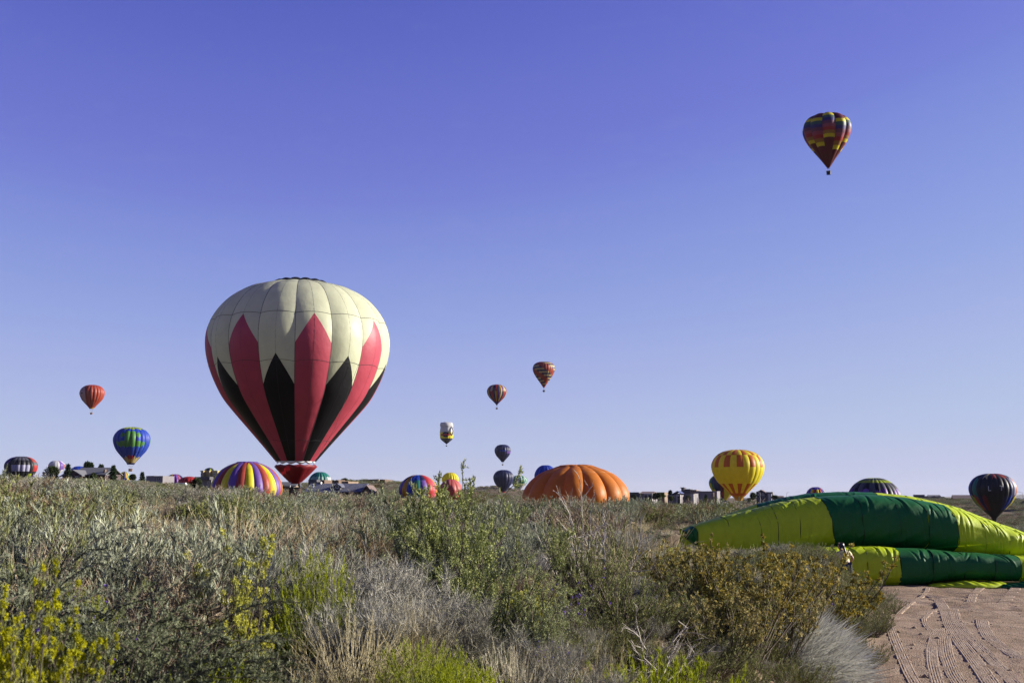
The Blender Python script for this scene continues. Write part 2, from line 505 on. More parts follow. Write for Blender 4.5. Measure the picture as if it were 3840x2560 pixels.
for ti, (pl, wid) in enumerate(tracks):
    g = [on_plane(*z7(*p)) for p in pl]
    L = sum(math.dist(g[i], g[i + 1]) for i in range(len(g) - 1))
    n = max(30, int(L / 0.07))
    p = smooth_path(g, n)
    tg = np.gradient(p, axis=0); tg /= np.linalg.norm(tg, axis=1)[:, None]
    nm = np.stack([tg[:, 1], -tg[:, 0]], -1)
    k = 45
    lat = np.linspace(-0.5, 0.5, k)
    X = p[:, 0:1] + nm[:, 0:1] * lat * wid; Y = p[:, 1:2] + nm[:, 1:2] * lat * wid
    base = np.interp(np.arange(n), [0, n], [0, 0])
    ribs = 0.003 * np.cos(lat * 2 * math.pi * max(3, round(wid / 0.045)))[None, :] * np.clip(2.2 * vnoise(np.arange(n)[:, None] * 0.05 + lat[None] * 4, ti * 7 + lat[None] * 5 + 0 * np.arange(n)[:, None], 5) - 0.3, 0.05, 1)
    lug = 0.006 * (vnoise(np.arange(n)[:, None] * 0.6 + 0 * lat[None], lat[None] * 6 + ti, 6) - 0.5)
    edge = -0.05 * (np.clip(np.abs(lat) - 0.40, 0, 1) / 0.10)[None, :] ** 2 * 0.45
    ends = np.clip(np.minimum(np.arange(n), n - 1 - np.arange(n)) / 6.0, 0, 1)[:, None]
    zr = height(X, Y)
    ch = sstep(27, 33, Y) * (1 - sstep(39.5, 41, Y))
    crumble = (vnoise(X * 14, Y * 14, 8) - 0.5) * 0.010
    Z = zr + crumble + 0.013 + 0.012 * ch + (ribs + lug) + edge - 0.05 * (1 - ends)
    ii = np.arange(n * k).reshape(n, k)
    qq = np.stack([ii[:-1, :-1], ii[:-1, 1:], ii[1:, 1:], ii[1:, :-1]], -1).reshape(-1, 4)
    obj('tyre_track', np_mesh('tyre_track', np.stack([X, Y, Z], -1).reshape(-1, 3), [qq[:, ::-1]], M_track, smooth=True), road)

# pebbles and crumbs of earth strewn on the lot
r_p = np.random.default_rng(17)
PV, PF = [], []
_ico = np.array([(0, 0, 1), (.9, 0, .3), (.28, .85, .3), (-.72, .53, .3), (-.72, -.53, .3), (.28, -.85, .3), (.72, .53, -.4), (-.28, .85, -.4), (-.9, 0, -.4), (-.28, -.85, -.4), (.72, -.53, -.4)])
_icf = [(0, 1, 2), (0, 2, 3), (0, 3, 4), (0, 4, 5), (0, 5, 1), (1, 6, 2), (2, 6, 7), (2, 7, 3), (3, 7, 8), (3, 8, 4), (4, 8, 9), (4, 9, 5), (5, 9, 10), (5, 10, 1), (1, 10, 6)]
for i in range(420):
    yy_ = 13 + 26 * r_p.random() ** 1.2; xx_ = float(bank_edge(yy_)) - 0.6 + 9 * r_p.random() ** 1.3
    sz_ = 0.012 + 0.05 * r_p.random() ** 4
    b0 = len(PV)
    for q_ in _ico * (sz_ * (0.7 + 0.6 * r_p.random((11, 1)))): PV.append((xx_ + q_[0] * 1.3, yy_ + q_[1], H(xx_, yy_) + 0.012 + q_[2] * 0.7))
    PF += [tuple(k + b0 for k in f_) for f_ in _icf]
_me = bpy.data.meshes.new('pebbles'); _me.from_pydata(PV, [], PF); _me.materials.append(M_road)
tag(obj('pebbles', _me, road), kind='stuff')

# ------------------------------------------------------------------ hot air balloons
C = {
    'cream': (0.71, 0.735, 0.50), 'rose': (0.50, 0.07, 0.105), 'black': (0.005, 0.005, 0.007), 'maroon': (0.112, 0.007, 0.010),
    'white': (0.619, 0.619, 0.619), 'red': (0.387, 0.022, 0.017), 'brick': (0.344, 0.052, 0.026), 'orange': (0.533, 0.138, 0.013),
    'gold': (0.568, 0.310, 0.017), 'yellow': (0.82, 0.72, 0.025), 'lime': (0.344, 0.430, 0.017), 'green': (0.017, 0.172, 0.052),
    'teal': (0.017, 0.172, 0.129), 'blue': (0.017, 0.052, 0.361), 'sky': (0.043, 0.120, 0.387), 'navy': (0.010, 0.014, 0.065),
    'purple': (0.103, 0.017, 0.189), 'violet': (0.172, 0.086, 0.361), 'pink': (0.473, 0.103, 0.189), 'grey': (0.086, 0.086, 0.103),
    'lavender': (0.387, 0.387, 0.533), 'peach': (0.533, 0.206, 0.103), 'flesh': (0.533, 0.327, 0.310), 'pumpkin': (0.68, 0.215, 0.02),
    'mint': (0.258, 0.447, 0.344), 'sand': (0.533, 0.430, 0.172), 'coral': (0.473, 0.103, 0.086), 'leaf': (0.086, 0.258, 0.043), 'bronze': (0.361, 0.172, 0.026), 'pinkish': (0.361, 0.069, 0.103), 'plum': (0.172, 0.043, 0.086), 'indigo': (0.043, 0.026, 0.172), 'dull_green': (0.052, 0.112, 0.086),
}
def fab(c):
    tr = 0.10 if c in ('black', 'navy', 'maroon', 'purple') else 0.18 if c in ('rose', 'red', 'brick', 'blue', 'coral', 'teal', 'green') else 0.36 if c in ('pumpkin', 'yellow', 'orange', 'gold', 'cream') else 0.27
    return fabric(c, C[c], trans=tr)

M_wicker = simple('wicker', (0.20, 0.11, 0.05), 0.8, 0.3, 30, 0.6, 60)
M_dark = simple('dark_padding', (0.02, 0.02, 0.022), 0.6)
M_steel = simple('burner_steel', (0.45, 0.45, 0.46), 0.35, 0.1, 5, metal=0.8)
M_cable = simple('suspension_cable', (0.05, 0.05, 0.05), 0.6)
M_seam = simple('seam_tape', (0.03, 0.03, 0.035), 0.6)
M_white = simple('white_scallop', (0.8, 0.8, 0.8), 0.6, 0.05)

def finish_profile(pts, n=161):
    p = np.array(pts, float)
    d = np.concatenate([[0], np.cumsum(np.linalg.norm(np.diff(p, axis=0), axis=1))])
    t = np.linspace(0, d[-1], 400)
    r, z = np.interp(t, d, p[:, 0]), np.interp(t, d, p[:, 1])
    k = 25
    def sm(a):
        pad = np.concatenate([2 * a[0] - a[k // 2:0:-1], a, 2 * a[-1] - a[-2:-k // 2 - 1:-1]])
        return np.convolve(pad, np.ones(k) / k, 'valid')
    r, z = sm(r), sm(z)
    r[-1] = max(r[-1], 0)
    i = np.linspace(0, 399, n)
    return np.interp(i, np.arange(400), r), np.interp(i, np.arange(400), z)

_w = [(1325, 137), (1200, 245), (1100, 332), (1000, 420), (900, 503), (800, 556), (700, 598), (600, 625), (520, 634), (450, 632), (380, 612),
      (300, 575), (200, 495), (130, 390), (100, 290), (76, 195), (66, 100), (62, 12)]
FLY = [(h / 635, (1325 - y) / 635) for y, h in _w]
def fly_profile(mouth=0.216, hr=1.99):
    """mouth: mouth radius / R, hr: envelope height / R"""
    pts = [(mouth + (r - 0.216) * (1 - mouth) / (1 - 0.216) if z < 1.3 else r, z * hr / 1.99) for r, z in FLY]
    return finish_profile(pts)
def point_profile(mouth=0.06, hr=2.2):
    pts = [(mouth, 0), (0.30, 0.36), (0.55, 0.70), (0.78, 1.03), (0.93, 1.32), (1.0, 1.58), (0.99, 1.74), (0.92, 1.92), (0.76, 2.08), (0.5, 2.18), (0.25, 2.21), (0.02, 2.2)]
    return finish_profile([(r, z * hr / 2.2) for r, z in pts])
def dome_profile(hr=0.68, low=0.45):
    pts = [(max(0.3, 1 - 0.42 * low), -low), (max(0.62, 1 - 0.15 * low), -low * 0.5), (1.0, 0.0), (0.985, 0.18), (0.93, 0.36), (0.84, 0.54), (0.71, 0.72), (0.54, 0.86), (0.36, 0.945), (0.2, 0.985), (0.02, 1.0)]
    return finish_profile([(r, z * hr if z > 0 else z) for r, z in pts])

def make_gore(prof, R, n, g, off, layers, M=48, K=6, bulge=0.035, wob=0.0):
    """one gore: vertices, quads and colour per quad. layers: [(mid, edge, colour)] from the mouth up, as arc fractions"""
    pr, pz = prof
    tt = np.linspace(0, 1, len(pr))
    s = np.linspace(-1, 1, K + 1)
    V, Q, Cc = [], [], []
    base = 0
    for li, (m, e, c) in enumerate(layers):
        lo = m + (e - m) * np.abs(s)
        if li + 1 < len(layers):
            m2, e2, _ = layers[li + 1]
            hi = m2 + (e2 - m2) * np.abs(s)
        else:
            hi = np.ones_like(s)
        rows = max(2, int(M * float(np.mean(hi - lo))) + 1)
        v = np.linspace(0, 1, rows + 1)[:, None]
        T = lo[None, :] * (1 - v) + hi[None, :] * v
        r = np.interp(T, tt, pr); z = np.interp(T, tt, pz)
        phi = off + (g + 0.5) * 2 * math.pi / n + s[None, :] * math.pi / n
        bl = bulge * np.sin(np.clip(T, 0, 1) * math.pi) ** 0.6
        rr = r * (1 + bl * (1 - s[None, :] ** 2) - bl * 0.45)
        zz = z + bl * 0.5 * (1 - s[None, :] ** 2) * np.clip((T - 0.72) / 0.2, 0, 1) * np.clip((1 - T) / 0.05, 0, 1)
        if wob:
            rr = rr * (1 + wob * np.sin(phi * 3 + zz * 2.7) + wob * 0.6 * np.sin(phi * 7 + zz * 5))
        P = np.stack([R * rr * np.sin(phi), -R * rr * np.cos(phi), R * zz], -1).reshape(-1, 3)
        ii = base + np.arange((rows + 1) * (K + 1)).reshape(rows + 1, K + 1)
        Q.append(np.stack([ii[:-1, :-1], ii[:-1, 1:], ii[1:, 1:], ii[1:, :-1]], -1).reshape(-1, 4))
        Cc.append((c, len(Q[-1])))
        V.append(P); base += len(P)
    return np.vstack(V), Q, Cc

def build_envelope(root, prof, R, n, off_deg, layerfn, M=48, K=6, bulge=0.035, mode='gores', wob=0.0, zoff=0.0):
    """mode: panels (gore > panel), gores (one mesh a gore), joined (far balloons whose gores are too narrow to tell apart)"""
    off = math.radians(off_deg)
    allV, allQ, allM, base, cols = [], [], [], 0, []
    for g in range(n):
        V, Q, Cc = make_gore(prof, R, n, g, off, layerfn(g), M, K, bulge, wob)
        V = V + np.array([0, 0, zoff])
        if mode == 'panels':
            parent = None
            for q, (c, k) in list(zip(Q, Cc))[::-1]:
                u, inv = np.unique(q, return_inverse=True)
                me = np_mesh('panel', V[u], [inv.reshape(q.shape)], fab(c), smooth=True)
                o = obj('gore' if parent is None else 'panel', me, root if parent is None else parent)
                if parent is None: parent = o
        elif mode == 'gores':
            cl = []
            for c, k in Cc:
                if c not in cl: cl.append(c)
            mi = np.concatenate([np.full(k, cl.index(c)) for c, k in Cc])
            obj('gore', np_mesh('gore', V, [np.vstack(Q)], [fab(c) for c in cl], mi, True), root)
        else:
            for q, (c, k) in zip(Q, Cc):
                if c not in cols: cols.append(c)
                allQ.append(q + base); allM.append(np.full(k, cols.index(c)))
            allV.append(V); base += len(V)
    if mode == 'joined':
        obj('envelope', np_mesh('envelope', np.vstack(allV), [np.vstack(allQ)], [fab(c) for c in cols], np.concatenate(allM), True), root)

def crown(root, R, z, rr, c, n=12, name='crown_cap', hk=1.0):
    """puffy parachute top"""
    V, Fc = [], []
    rings = [1.0, 0.98, 0.86, 0.6, 0.3, 0.05]
    hs = [0.0, 0.018, 0.036, 0.042, 0.045, 0.045]
    k = n * 6
    for r, h in zip(rings, hs):
        for i in range(k):
            t = 2 * math.pi * i / k
            lob = abs(math.sin(t * n / 2)) ** 0.7
            a = R * rr * r * (0.95 + 0.05 * lob)
            V.append((a * math.sin(t), -a * math.cos(t), z + R * h * hk * (0.62 + 0.38 * lob)))
    for j in range(len(rings) - 1):
        for i in range(k):
            Fc.append((j * k + i, j * k + (i + 1) % k, (j + 1) * k + (i + 1) % k, (j + 1) * k + i))
    me = bpy.data.meshes.new(name); me.from_pydata(V, [], Fc); me.materials.append(fab(c) if isinstance(c, str) else c)
    for p in me.polygons: p.use_smooth = True
    return obj(name, me, root)

def skirt(root, R, z, r0, r1, h, c, n=16, name='skirt'):
    V, Fc = [], []
    k, rows = 32, 4
    for j in range(rows + 1):
        f = j / rows
        r = r0 + (r1 - r0) * f
        for i in range(k):
            t = 2 * math.pi * i / k
            rr = r * (1 + 0.03 * math.cos(t * 8) * (1 - abs(f - 0.5)))
            V.append((rr * math.sin(t), -rr * math.cos(t), z - h * f))
    for j in range(rows):
        for i in range(k):
            Fc.append((j * k + i, (j + 1) * k + i, (j + 1) * k + (i + 1) % k, j * k + (i + 1) % k))
    me = bpy.data.meshes.new(name); me.from_pydata(V, [], Fc); me.materials.append(fab(c))
    for p in me.polygons: p.use_smooth = True
    return obj(name, me, root)

def basket(root, z_top_of_gap, mouth_r, zb, w=1.5, h=1.15, mat=None, cables=8, people=0):
    """wicker basket with padded rim, burner frame and cables; zb = underside of the basket"""
    mat = mat or M_wicker
    b = MB()
    n = 20
    def ring(sx, z, inset=0.0):
        out = []
        for i in range(n):
            t = 2 * math.pi * i / n
            c, s = math.cos(t), math.sin(t)
            a = (w / 2 - inset) * sx
            out.append((math.copysign(abs(c) ** 0.5, c) * a, math.copysign(abs(s) ** 0.5, s) * a * 0.85, z))
        return out
    vs = ring(0.93, zb) + ring(0.97, zb + h * 0.5) + ring(1.0, zb + h) + ring(1.0, zb + h, 0.07) + ring(0.95, zb + 0.06, 0.07)
    fs = [(j * n + i, j * n + (i + 1) % n, (j + 1) * n + (i + 1) % n, (j + 1) * n + i) for j in range(4) for i in range(n)]
    fs += [tuple(range(n))[::-1], tuple(range(4 * n, 5 * n))]
    b.add(vs, fs)
    bo = b.build('basket', mat, root)
    r = MB()
    rp = ring(1.02, zb + h)
    for i in range(n): r.tube(rp[i], rp[(i + 1) % n], 0.05, n=5)
    r.build('rim', M_dark, bo)
    zf = zb + h + 0.95
    u = MB()
    for sx in (-1, 1):
        for sy in (-1, 1):
            u.tube((sx * w * 0.42, sy * w * 0.36, zb + h), (sx * w * 0.3, sy * w * 0.26, zf), 0.035)
    for a, c in (((-1, -1), (1, -1)), ((1, -1), (1, 1)), ((1, 1), (-1, 1)), ((-1, 1), (-1, -1))):
        u.tube((a[0] * w * 0.3, a[1] * w * 0.26, zf), (c[0] * w * 0.3, c[1] * w * 0.26, zf), 0.03)
    u.build('burner_frame', M_steel, root)
    bu = MB()
    for sx in (-0.18, 0.18):
        bu.lathe([(0.09, zf - 0.1), (0.12, zf + 0.05), (0.14, zf + 0.3), (0.11, zf + 0.34)], 10, sx, 0)
    bu.build('burner', M_steel, root)
    for i in range(cables):
        cb = MB()
        t = 2 * math.pi * (i + 0.5) / cables
        cb.tube((math.copysign(w * 0.3, math.cos(t)), math.copysign(w * 0.26, math.sin(t)), zf), (mouth_r * math.sin(t + 1.57), -mouth_r * math.cos(t + 1.57), z_top_of_gap), 0.018, n=4)
        cb.build('suspension_cable', M_cable, root)

def place(px, W, Y):
    """metres per photo pixel at depth Y, and yaw that turns the balloon's front to the camera"""
    x = (px - 1920.0) / F * Y
    return Y / F, -math.atan2(x, Y)

def const(*layers):
    return lambda g: [(a, a, c) for a, c in layers]

def flying(name, label, px, W, top, mouth_py, basket_py, D, n, off, layerfn, mouth=0.2, prof='fly', mode='joined', bulge=0.035, M=40, K=5,
           crown_c=None, skirt_c=None, bw=None, gap=True, group=None, cat='balloon', basket_mat=None):
    Y = D * F / W
    mpp, yaw = place(px, W, Y)
    R = D / 2
    zm = at(px, mouth_py, Y).z
    zt = at(px, top, Y).z
    zb = at(px, basket_py, Y).z if basket_py else zm - 2.5
    p0 = at(px, mouth_py, Y)
    root = empty(name, (p0.x, Y, zb), yaw)
    tag(root, label, cat, group)
    hr = (zt - zm) / R
    pf = fly_profile(mouth, hr) if prof == 'fly' else point_profile(mouth, hr)
    build_envelope(root, pf, R, n, off, layerfn, M, K, bulge, mode, zoff=zm - zb)
    if crown_c: crown(root, R, zm - zb + pf[1][-1] * R - 0.04 * R, 0.26, crown_c, n=min(n, 12))
    mr = mouth * R
    zs = zm - zb
    if skirt_c:
        skirt(root, R, zm - zb, mr, mr * 0.8, 0.09 * R, skirt_c)
    if basket_py:
        basket(root, zs - (0.09 * R if skirt_c else 0), mr * 0.9, 0.0, w=bw or 1.7, h=min(1.3, zs * 0.55), mat=basket_mat)
    return root

def dome(name, label, px, W, top, base, Y, n, off, layerfn, mode='joined', bulge=0.05, M=30, K=5, low=0.5, crown_c=None, group=None, wob=0.0, cr=0.26):
    mpp, yaw = place(px, W, Y)
    R = W * mpp / 2
    pb = at(px, base, Y); pt = at(px, top, Y)
    low = min(max((pb.z - H(pb.x, Y)) / R, 0.25), 2.2)
    root = empty(name, (pb.x, Y, pb.z - low * R), yaw)
    tag(root, label, 'balloon', group)
    pf = dome_profile((pt.z - pb.z) / R, low)
    build_envelope(root, pf, R, n, off, layerfn, M, K, bulge, mode, wob, zoff=low * R)
    if crown_c: crown(root, R, low * R + (pt.z - pb.z) - 0.035 * R, cr, crown_c, n=min(n, 12))
    return root

# --- the big cream, rose and black balloon, just off the ground
Yb = 107.0
mp, yaw = place(1110, 680, Yb)
Rb = 340.5 * mp
WX = 740 + 690 / 1.8662
def wy(y): return 1020 + y / 1.8667
p_m = at(WX, wy(1325), Yb)
p_g = at(WX, 1852, Yb)
big = empty('hot_air_balloon', (p_m.x, Yb, p_g.z), yaw)
tag(big, 'huge cream balloon with rose and black pointed stripes and red skirt', 'balloon')
prof_b = finish_profile(FLY)
zb0 = p_m.z - p_g.z
_t = np.linspace(0, 1, len(prof_b[0]))
def tz(y): return float(np.interp((1325 - y) / 635, prof_b[1], _t))
def big_layers(g):
    if g % 2 == 0:
        return [(0, 0, 'rose'), (tz(372), tz(572), 'cream')]
    return [(0, 0, 'black'), (tz(640), tz(836), 'cream')]
build_envelope(big, prof_b, Rb, 16, -2.5, big_layers, M=72, K=12, bulge=0.03, mode='panels', zoff=zb0)
def env_pt(prof, R, t, phi, out=0.0):
    tt_ = np.linspace(0, 1, len(prof[0]))
    r = float(np.interp(t, tt_, prof[0])) * R + out; z = float(np.interp(t, tt_, prof[1])) * R
    return (r * math.sin(phi), -r * math.cos(phi), z)
for k in range(32):                                  # load tapes down the gore edges, thin seams mid gore
    sb = MB()
    main = k % 2 == 0
    phi = math.radians(-2.5) + k * math.pi / 16
    sc = 1 - 0.03 * 0.45 if main else 1 + 0.03 * 0.55
    t0 = 0.0 if main else 0.03
    pts = [env_pt(prof_b, Rb * sc if False else Rb, t, phi) for t in np.linspace(t0, 0.985, 46)]
    P = []
    for (x, y, z), t in zip(pts, np.linspace(t0, 0.985, 46)):
        bl = 0.03 * math.sin(t * math.pi) ** 0.6
        f = 1 + (-bl * 0.45 if main else bl * 0.55)
        P.append((x * f, y * f, z + zb0 + (0 if main else Rb * bl * 0.5 * min(1, max(0, (t - .72) / .2)) * min(1, (1 - t) / .05))))
    for a, b_ in zip(P[:-1], P[1:]): sb.tube(a, b_, 0.024 if main else 0.009, n=4)
    sb.build('load_tape', M_seam, big)
for y_, wdt in ((118, 0.016), (372, 0.024), (692, 0.024), (1196, 0.02)):
    sb = MB(); t = tz(y_); P = []
    for i in range(16 * 8 + 1):
        phi = math.radians(-2.5) + i * 2 * math.pi / 128
        s = ((i % 8) / 4.0) - 1
        bl = 0.03 * math.sin(t * math.pi) ** 0.6
        tt2 = t + 0.006 * (1 - s * s) * (1 if y_ > 200 else 0)
        x, y, z = env_pt(prof_b, Rb, tt2, phi)
        f = 1 + bl * (1 - s * s) - bl * 0.45
        zz = Rb * bl * 0.5 * (1 - s * s) * min(1, max(0, (t - .72) / .2)) * min(1, (1 - t) / .05)
        P.append((x * f, y * f, z + zb0 + zz))
    for a, b_ in zip(P[:-1], P[1:]): sb.tube(a, b_, wdt, n=4)
    sb.build('seam_ring', M_seam, big)
crown(big, Rb, zb0 + prof_b[1][-1] * Rb - 0.022 * Rb, 0.31, 'black', n=14, name='parachute_vent', hk=1.05)
# white scalloped gap above the skirt
n_sc = 12
for k in range(n_sc):
    sb = []
    a0, a1 = 2 * math.pi * k / n_sc, 2 * math.pi * (k + 1) / n_sc
    r = 0.213 * Rb
    vs_, fs_ = [], []
    m = 8
    for i in range(m + 1):
        a = a0 + (a1 - a0) * i / m
        h = math.sin(math.pi * i / m)
        for zz, rr in ((0.012, r), (-0.016 * Rb / 1.0 * h - 0.005, r * 0.985), (-0.02 * h * Rb - 0.005, r * 0.97)):
            vs_.append((rr * math.sin(a), -rr * math.cos(a), zb0 + zz))
    for i in range(m):
        for j in range(2):
            fs_.append((i * 3 + j, (i + 1) * 3 + j, (i + 1) * 3 + j + 1, i * 3 + j + 1))
    me = bpy.data.meshes.new('scallop'); me.from_pydata(vs_, [], fs_); me.materials.append(M_white)
    obj('scallop', me, big)
sk_top, sk_bot = -0.03 * Rb, -(1478 - 1325) / 635 * Rb
for k in range(12):                                   # skirt panels, alternate darker
    a0, a1 = 2 * math.pi * (k + 0.35) / 12, 2 * math.pi * (k + 1.35) / 12
    vs_, fs_ = [], []
    m, rows = 6, 8
    for j in range(rows + 1):
        f = j / rows
        r = Rb * (0.205 * (1 - f) ** 0.9 + 0.045)
        if j == 0: r = Rb * 0.213
        for i in range(m + 1):
            s = 2 * i / m - 1
            a = a0 + (a1 - a0) * i / m
            up = -0.012 * Rb * (1 - s * s) if j == 0 else 0
            rr = r * (1 + 0.03 * (1 - s * s))
            vs_.append((rr * math.sin(a), -rr * math.cos(a), zb0 + sk_top + (sk_bot - sk_top) * f + up))
    for j in range(rows):
        for i in range(m):
            b0 = j * (m + 1) + i
            fs_.append((b0, b0 + m + 1, b0 + m + 2, b0 + 1))
    me = bpy.data.meshes.new('skirt_panel'); me.from_pydata(vs_, [], fs_)
    me.materials.append(fab('red' if k % 3 == 1 else 'maroon_skirt') if False else fabric('skirt_red', (0.24, 0.012, 0.02), 0.34))
    for p in me.polygons: p.use_smooth = True
    obj('skirt_panel', me, big)
basket(big, zb0 + sk_top, 0.2 * Rb, -0.35, w=1.15, h=0.95, cables=12, mat=simple('dark_wicker', (0.07, 0.04, 0.025), 0.85, 0.3, 30, 0.6, 60))
ln = MB()                                             # crown line hanging down the right of the envelope
P = [(Rb * 0.62, -Rb * 0.80, zb0 + Rb * 1.0), (Rb * 0.40, -Rb * 0.62, zb0 + Rb * 0.35), (Rb * 0.20, -Rb * 0.36, zb0 - Rb * 0.02), (0.5, -0.6, 1.2)]
for a, b_ in zip(P[:-1], P[1:]): ln.tube(a, b_, 0.012, n=4)
ln.build('crown_line', M_cable, big)

# --- maroon balloon high on the right
rain = ['yellow', 'bronze', 'red', 'pinkish', 'plum', 'indigo', 'dull_green', 'yellow']
_pm = point_profile(0.05, (1290 - 200) / 490)
def maroon_layers(g):
    z0, z1 = {0: (1.09, 2.14), 1: (0.66, 1.86), 2: (0.98, 2.02), 9: (0.80, 1.93), 8: (0.98, 2.02), 3: (0.7, 1.8), 7: (0.75, 1.85)}.get(g, (1.0, 2.0))
    zz = np.linspace(z0, z1, 9)
    k = int(np.argmax(_pm[1]))
    ts = [float(np.interp(z, _pm[1][:k], np.linspace(0, 1, len(_pm[1]))[:k])) for z in zz]
    return [(0, 0, 'maroon')] + [(t, t, c) for t, c in zip(ts[:-1], rain)] + [(ts[-1], ts[-1], 'maroon')]
def bb(x, y): return 2980 + x / 5.6, 400 + y / 5.6
flying('hot_air_balloon', 'maroon balloon with rainbow banded gores high in the sky at right', 2980 + 708 / 5.6, 175, 435, 630.5, 655, 17.0, 10, -12.0, maroon_layers,
       mouth=0.05, prof='point', mode='gores', bulge=0.15, M=60, K=12, bw=1.6, basket_mat=M_dark)

# --- red balloon with a pale face panel
def redface(g):
    return [(0, 0, 'brick')]
rb = flying('hot_air_balloon', 'red balloon with a pale face panel, lone in the sky at left', 343.5, 87, 1443, 1528, 1553, 17.0, 20, 4, redface, mouth=0.24, bulge=0.07,
            skirt_c='gold', bw=1.8, M=40, K=5, mode='joined')
Rr = 8.5
pf = fly_profile(0.24, (at(343, 1443, 17 * F / 87).z - at(343, 1528, 17 * F / 87).z) / Rr)
zoff_r = at(343, 1528, 17 * F / 87).z - at(343, 1553, 17 * F / 87).z
def patch(root, prof, R, zoff, ph0, ph1, t0, t1, c, name, out=0.12, nseg=24, bul=0.05):
    """oval patch sewn on an envelope"""
    tt_ = np.linspace(0, 1, len(prof[0]))
    V = []; Fc = []
    pc, tc_ = (ph0 + ph1) / 2, (t0 + t1) / 2
    rings = [0.0, 0.35, 0.7, 1.0]
    for q in rings:
        for i in range(nseg):
            a = 2 * math.pi * i / nseg
            ph = math.radians(pc + q * (ph1 - ph0) / 2 * math.cos(a)); t = tc_ + q * (t1 - t0) / 2 * math.sin(a)
            r = float(np.interp(t, tt_, prof[0])) * R * (1 + bul) + out; z = float(np.interp(t, tt_, prof[1])) * R
            V.append((r * math.sin(ph), -r * math.cos(ph), z + zoff))
    for j in range(len(rings) - 1):
        for i in range(nseg):
            Fc.append((j * nseg + i, j * nseg + (i + 1) % nseg, (j + 1) * nseg + (i + 1) % nseg, (j + 1) * nseg + i))
    me = bpy.data.meshes.new(name); me.from_pydata(V, [], Fc); me.materials.append(fab(c))
    for p in me.polygons: p.use_smooth = True
    return obj(name, me, root)
fc = patch(rb, pf, Rr, zoff_r, -112, -34, 0.10, 0.80, 'flesh', 'face_panel', 0.06)
for ph, t, dp, dt in ((-55, 0.50, 9, 0.03), (-92, 0.50, 9, 0.03), (-72, 0.41, 7, 0.03), (-70, 0.30, 9, 0.028), (-55, 0.60, 8, 0.012)):
    patch(rb, pf, Rr, zoff_r, ph - dp, ph + dp, t - dt, t + dt, 'grey' if t > .45 else 'maroon', 'face_mark', 0.14, 12)

# --- blue balloon with a green cactus
def cactus(g):
    # 20 gores; gore 0..2 roughly face the camera
    gg = g if g < 10 else g - 20
    crown_t = 0.80 if g % 2 else 0.74
    L = [(0, 0, 'sand' if g % 2 else 'navy'), (0.17 if g % 2 else 0.12, 0.12, 'blue')]
    if gg in (-1, 0):
        L = [(0, 0, 'gold'), (0.10, 0.08, 'red'), (0.20, 0.16, 'blue'), (0.36, 0.40, 'leaf'), (0.72, 0.69, 'blue')]
    elif gg in (-2, 1):
        L = [(0, 0, 'sand'), (0.18, 0.12, 'blue'), (0.40, 0.36, 'leaf'), (0.50, 0.50, 'blue'), (0.56, 0.60, 'leaf'), (0.68, 0.64, 'blue')]
    elif gg in (-3, 2):
        L = [(0, 0, 'sand'), (0.14, 0.1, 'blue'), (0.42, 0.36, 'leaf'), (0.50, 0.46, 'blue')]
    elif gg in (5, 6, -7):
        L = [(0, 0, 'sand'), (0.14, 0.1, 'blue'), (0.42, 0.46, 'leaf'), (0.52, 0.58, 'blue')]
    L.append((crown_t, 0.78, 'lime'))
    return L
flying('hot_air_balloon', 'blue balloon with green cactus design and lime crown above the dark house', 490.5, 131, 1601, 1735, 1767, 17.0, 20, -6, cactus,
       mouth=0.235, mode='gores', bulge=0.06, skirt_c='navy', bw=1.9, M=50, K=6)

# --- small ones in the middle of the sky
sc_ = ['navy', 'gold', 'purple', 'sand', 'navy', 'red']
def stripes7(g):
    a, b_ = sc_[g % 6], sc_[(g + 2) % 6]
    return [(0, 0, 'purple' if g % 2 else 'navy'), (0.14, 0.12, b_), (0.52, 0.56, a), (0.86, 0.86, 'navy')]
flying('hot_air_balloon', 'small balloon in navy, gold and purple vertical stripes over the scrubby hill', 1863, 74, 1441, 1515, 1534, 17.0, 24, 3, stripes7, mouth=0.10, bulge=0.03, skirt_c='navy', bw=1.8)
def spiral(g):
    L = [(0, 0, 'brick')]
    rows = 22
    for i in range(1, rows):
        k = (i + g) % 8
        c = 'brick'
        if k in (0, 1, 2, 3): c = 'sand' if (k + g) % 2 == 0 else 'navy'
        if i / rows > 0.9: c = 'yellow' if g % 2 else 'navy'
        L.append((i / rows, i / rows, c))
    return L
flying('hot_air_balloon', 'red balloon with spiralling yellow and blue checks, highest of the middle group', 2039.5, 84, 1357, 1453, 1469, 17.0, 24, 2, spiral, mouth=0.06, prof='point', bulge=0.03, bw=1.7, M=52, basket_mat=M_dark)
def navy_l(g):
    if g % 16 in (1, 2, 3, 4): return [(0, 0, 'navy'), (0.40, 0.40, 'violet'), (0.50, 0.50, 'navy')]
    return [(0, 0, 'navy'), (0.48, 0.48, 'blue' if g % 3 == 0 else 'navy'), (0.55, 0.55, 'navy')]
flying('hot_air_balloon', 'small navy balloon floating directly above the larger dark balloon', 1885, 60, 1666, 1729, 1744, 17.0, 16, 4, navy_l, mouth=0.2, bulge=0.06, skirt_c='navy', bw=1.8)
flying('hot_air_balloon', 'plain black-blue balloon with red skirt standing at the dark hill', 1888, 75, 1761, 1842, None, 17.0, 16, 4, const((0, 'navy')), mouth=0.2, bulge=0.06, skirt_c='red')

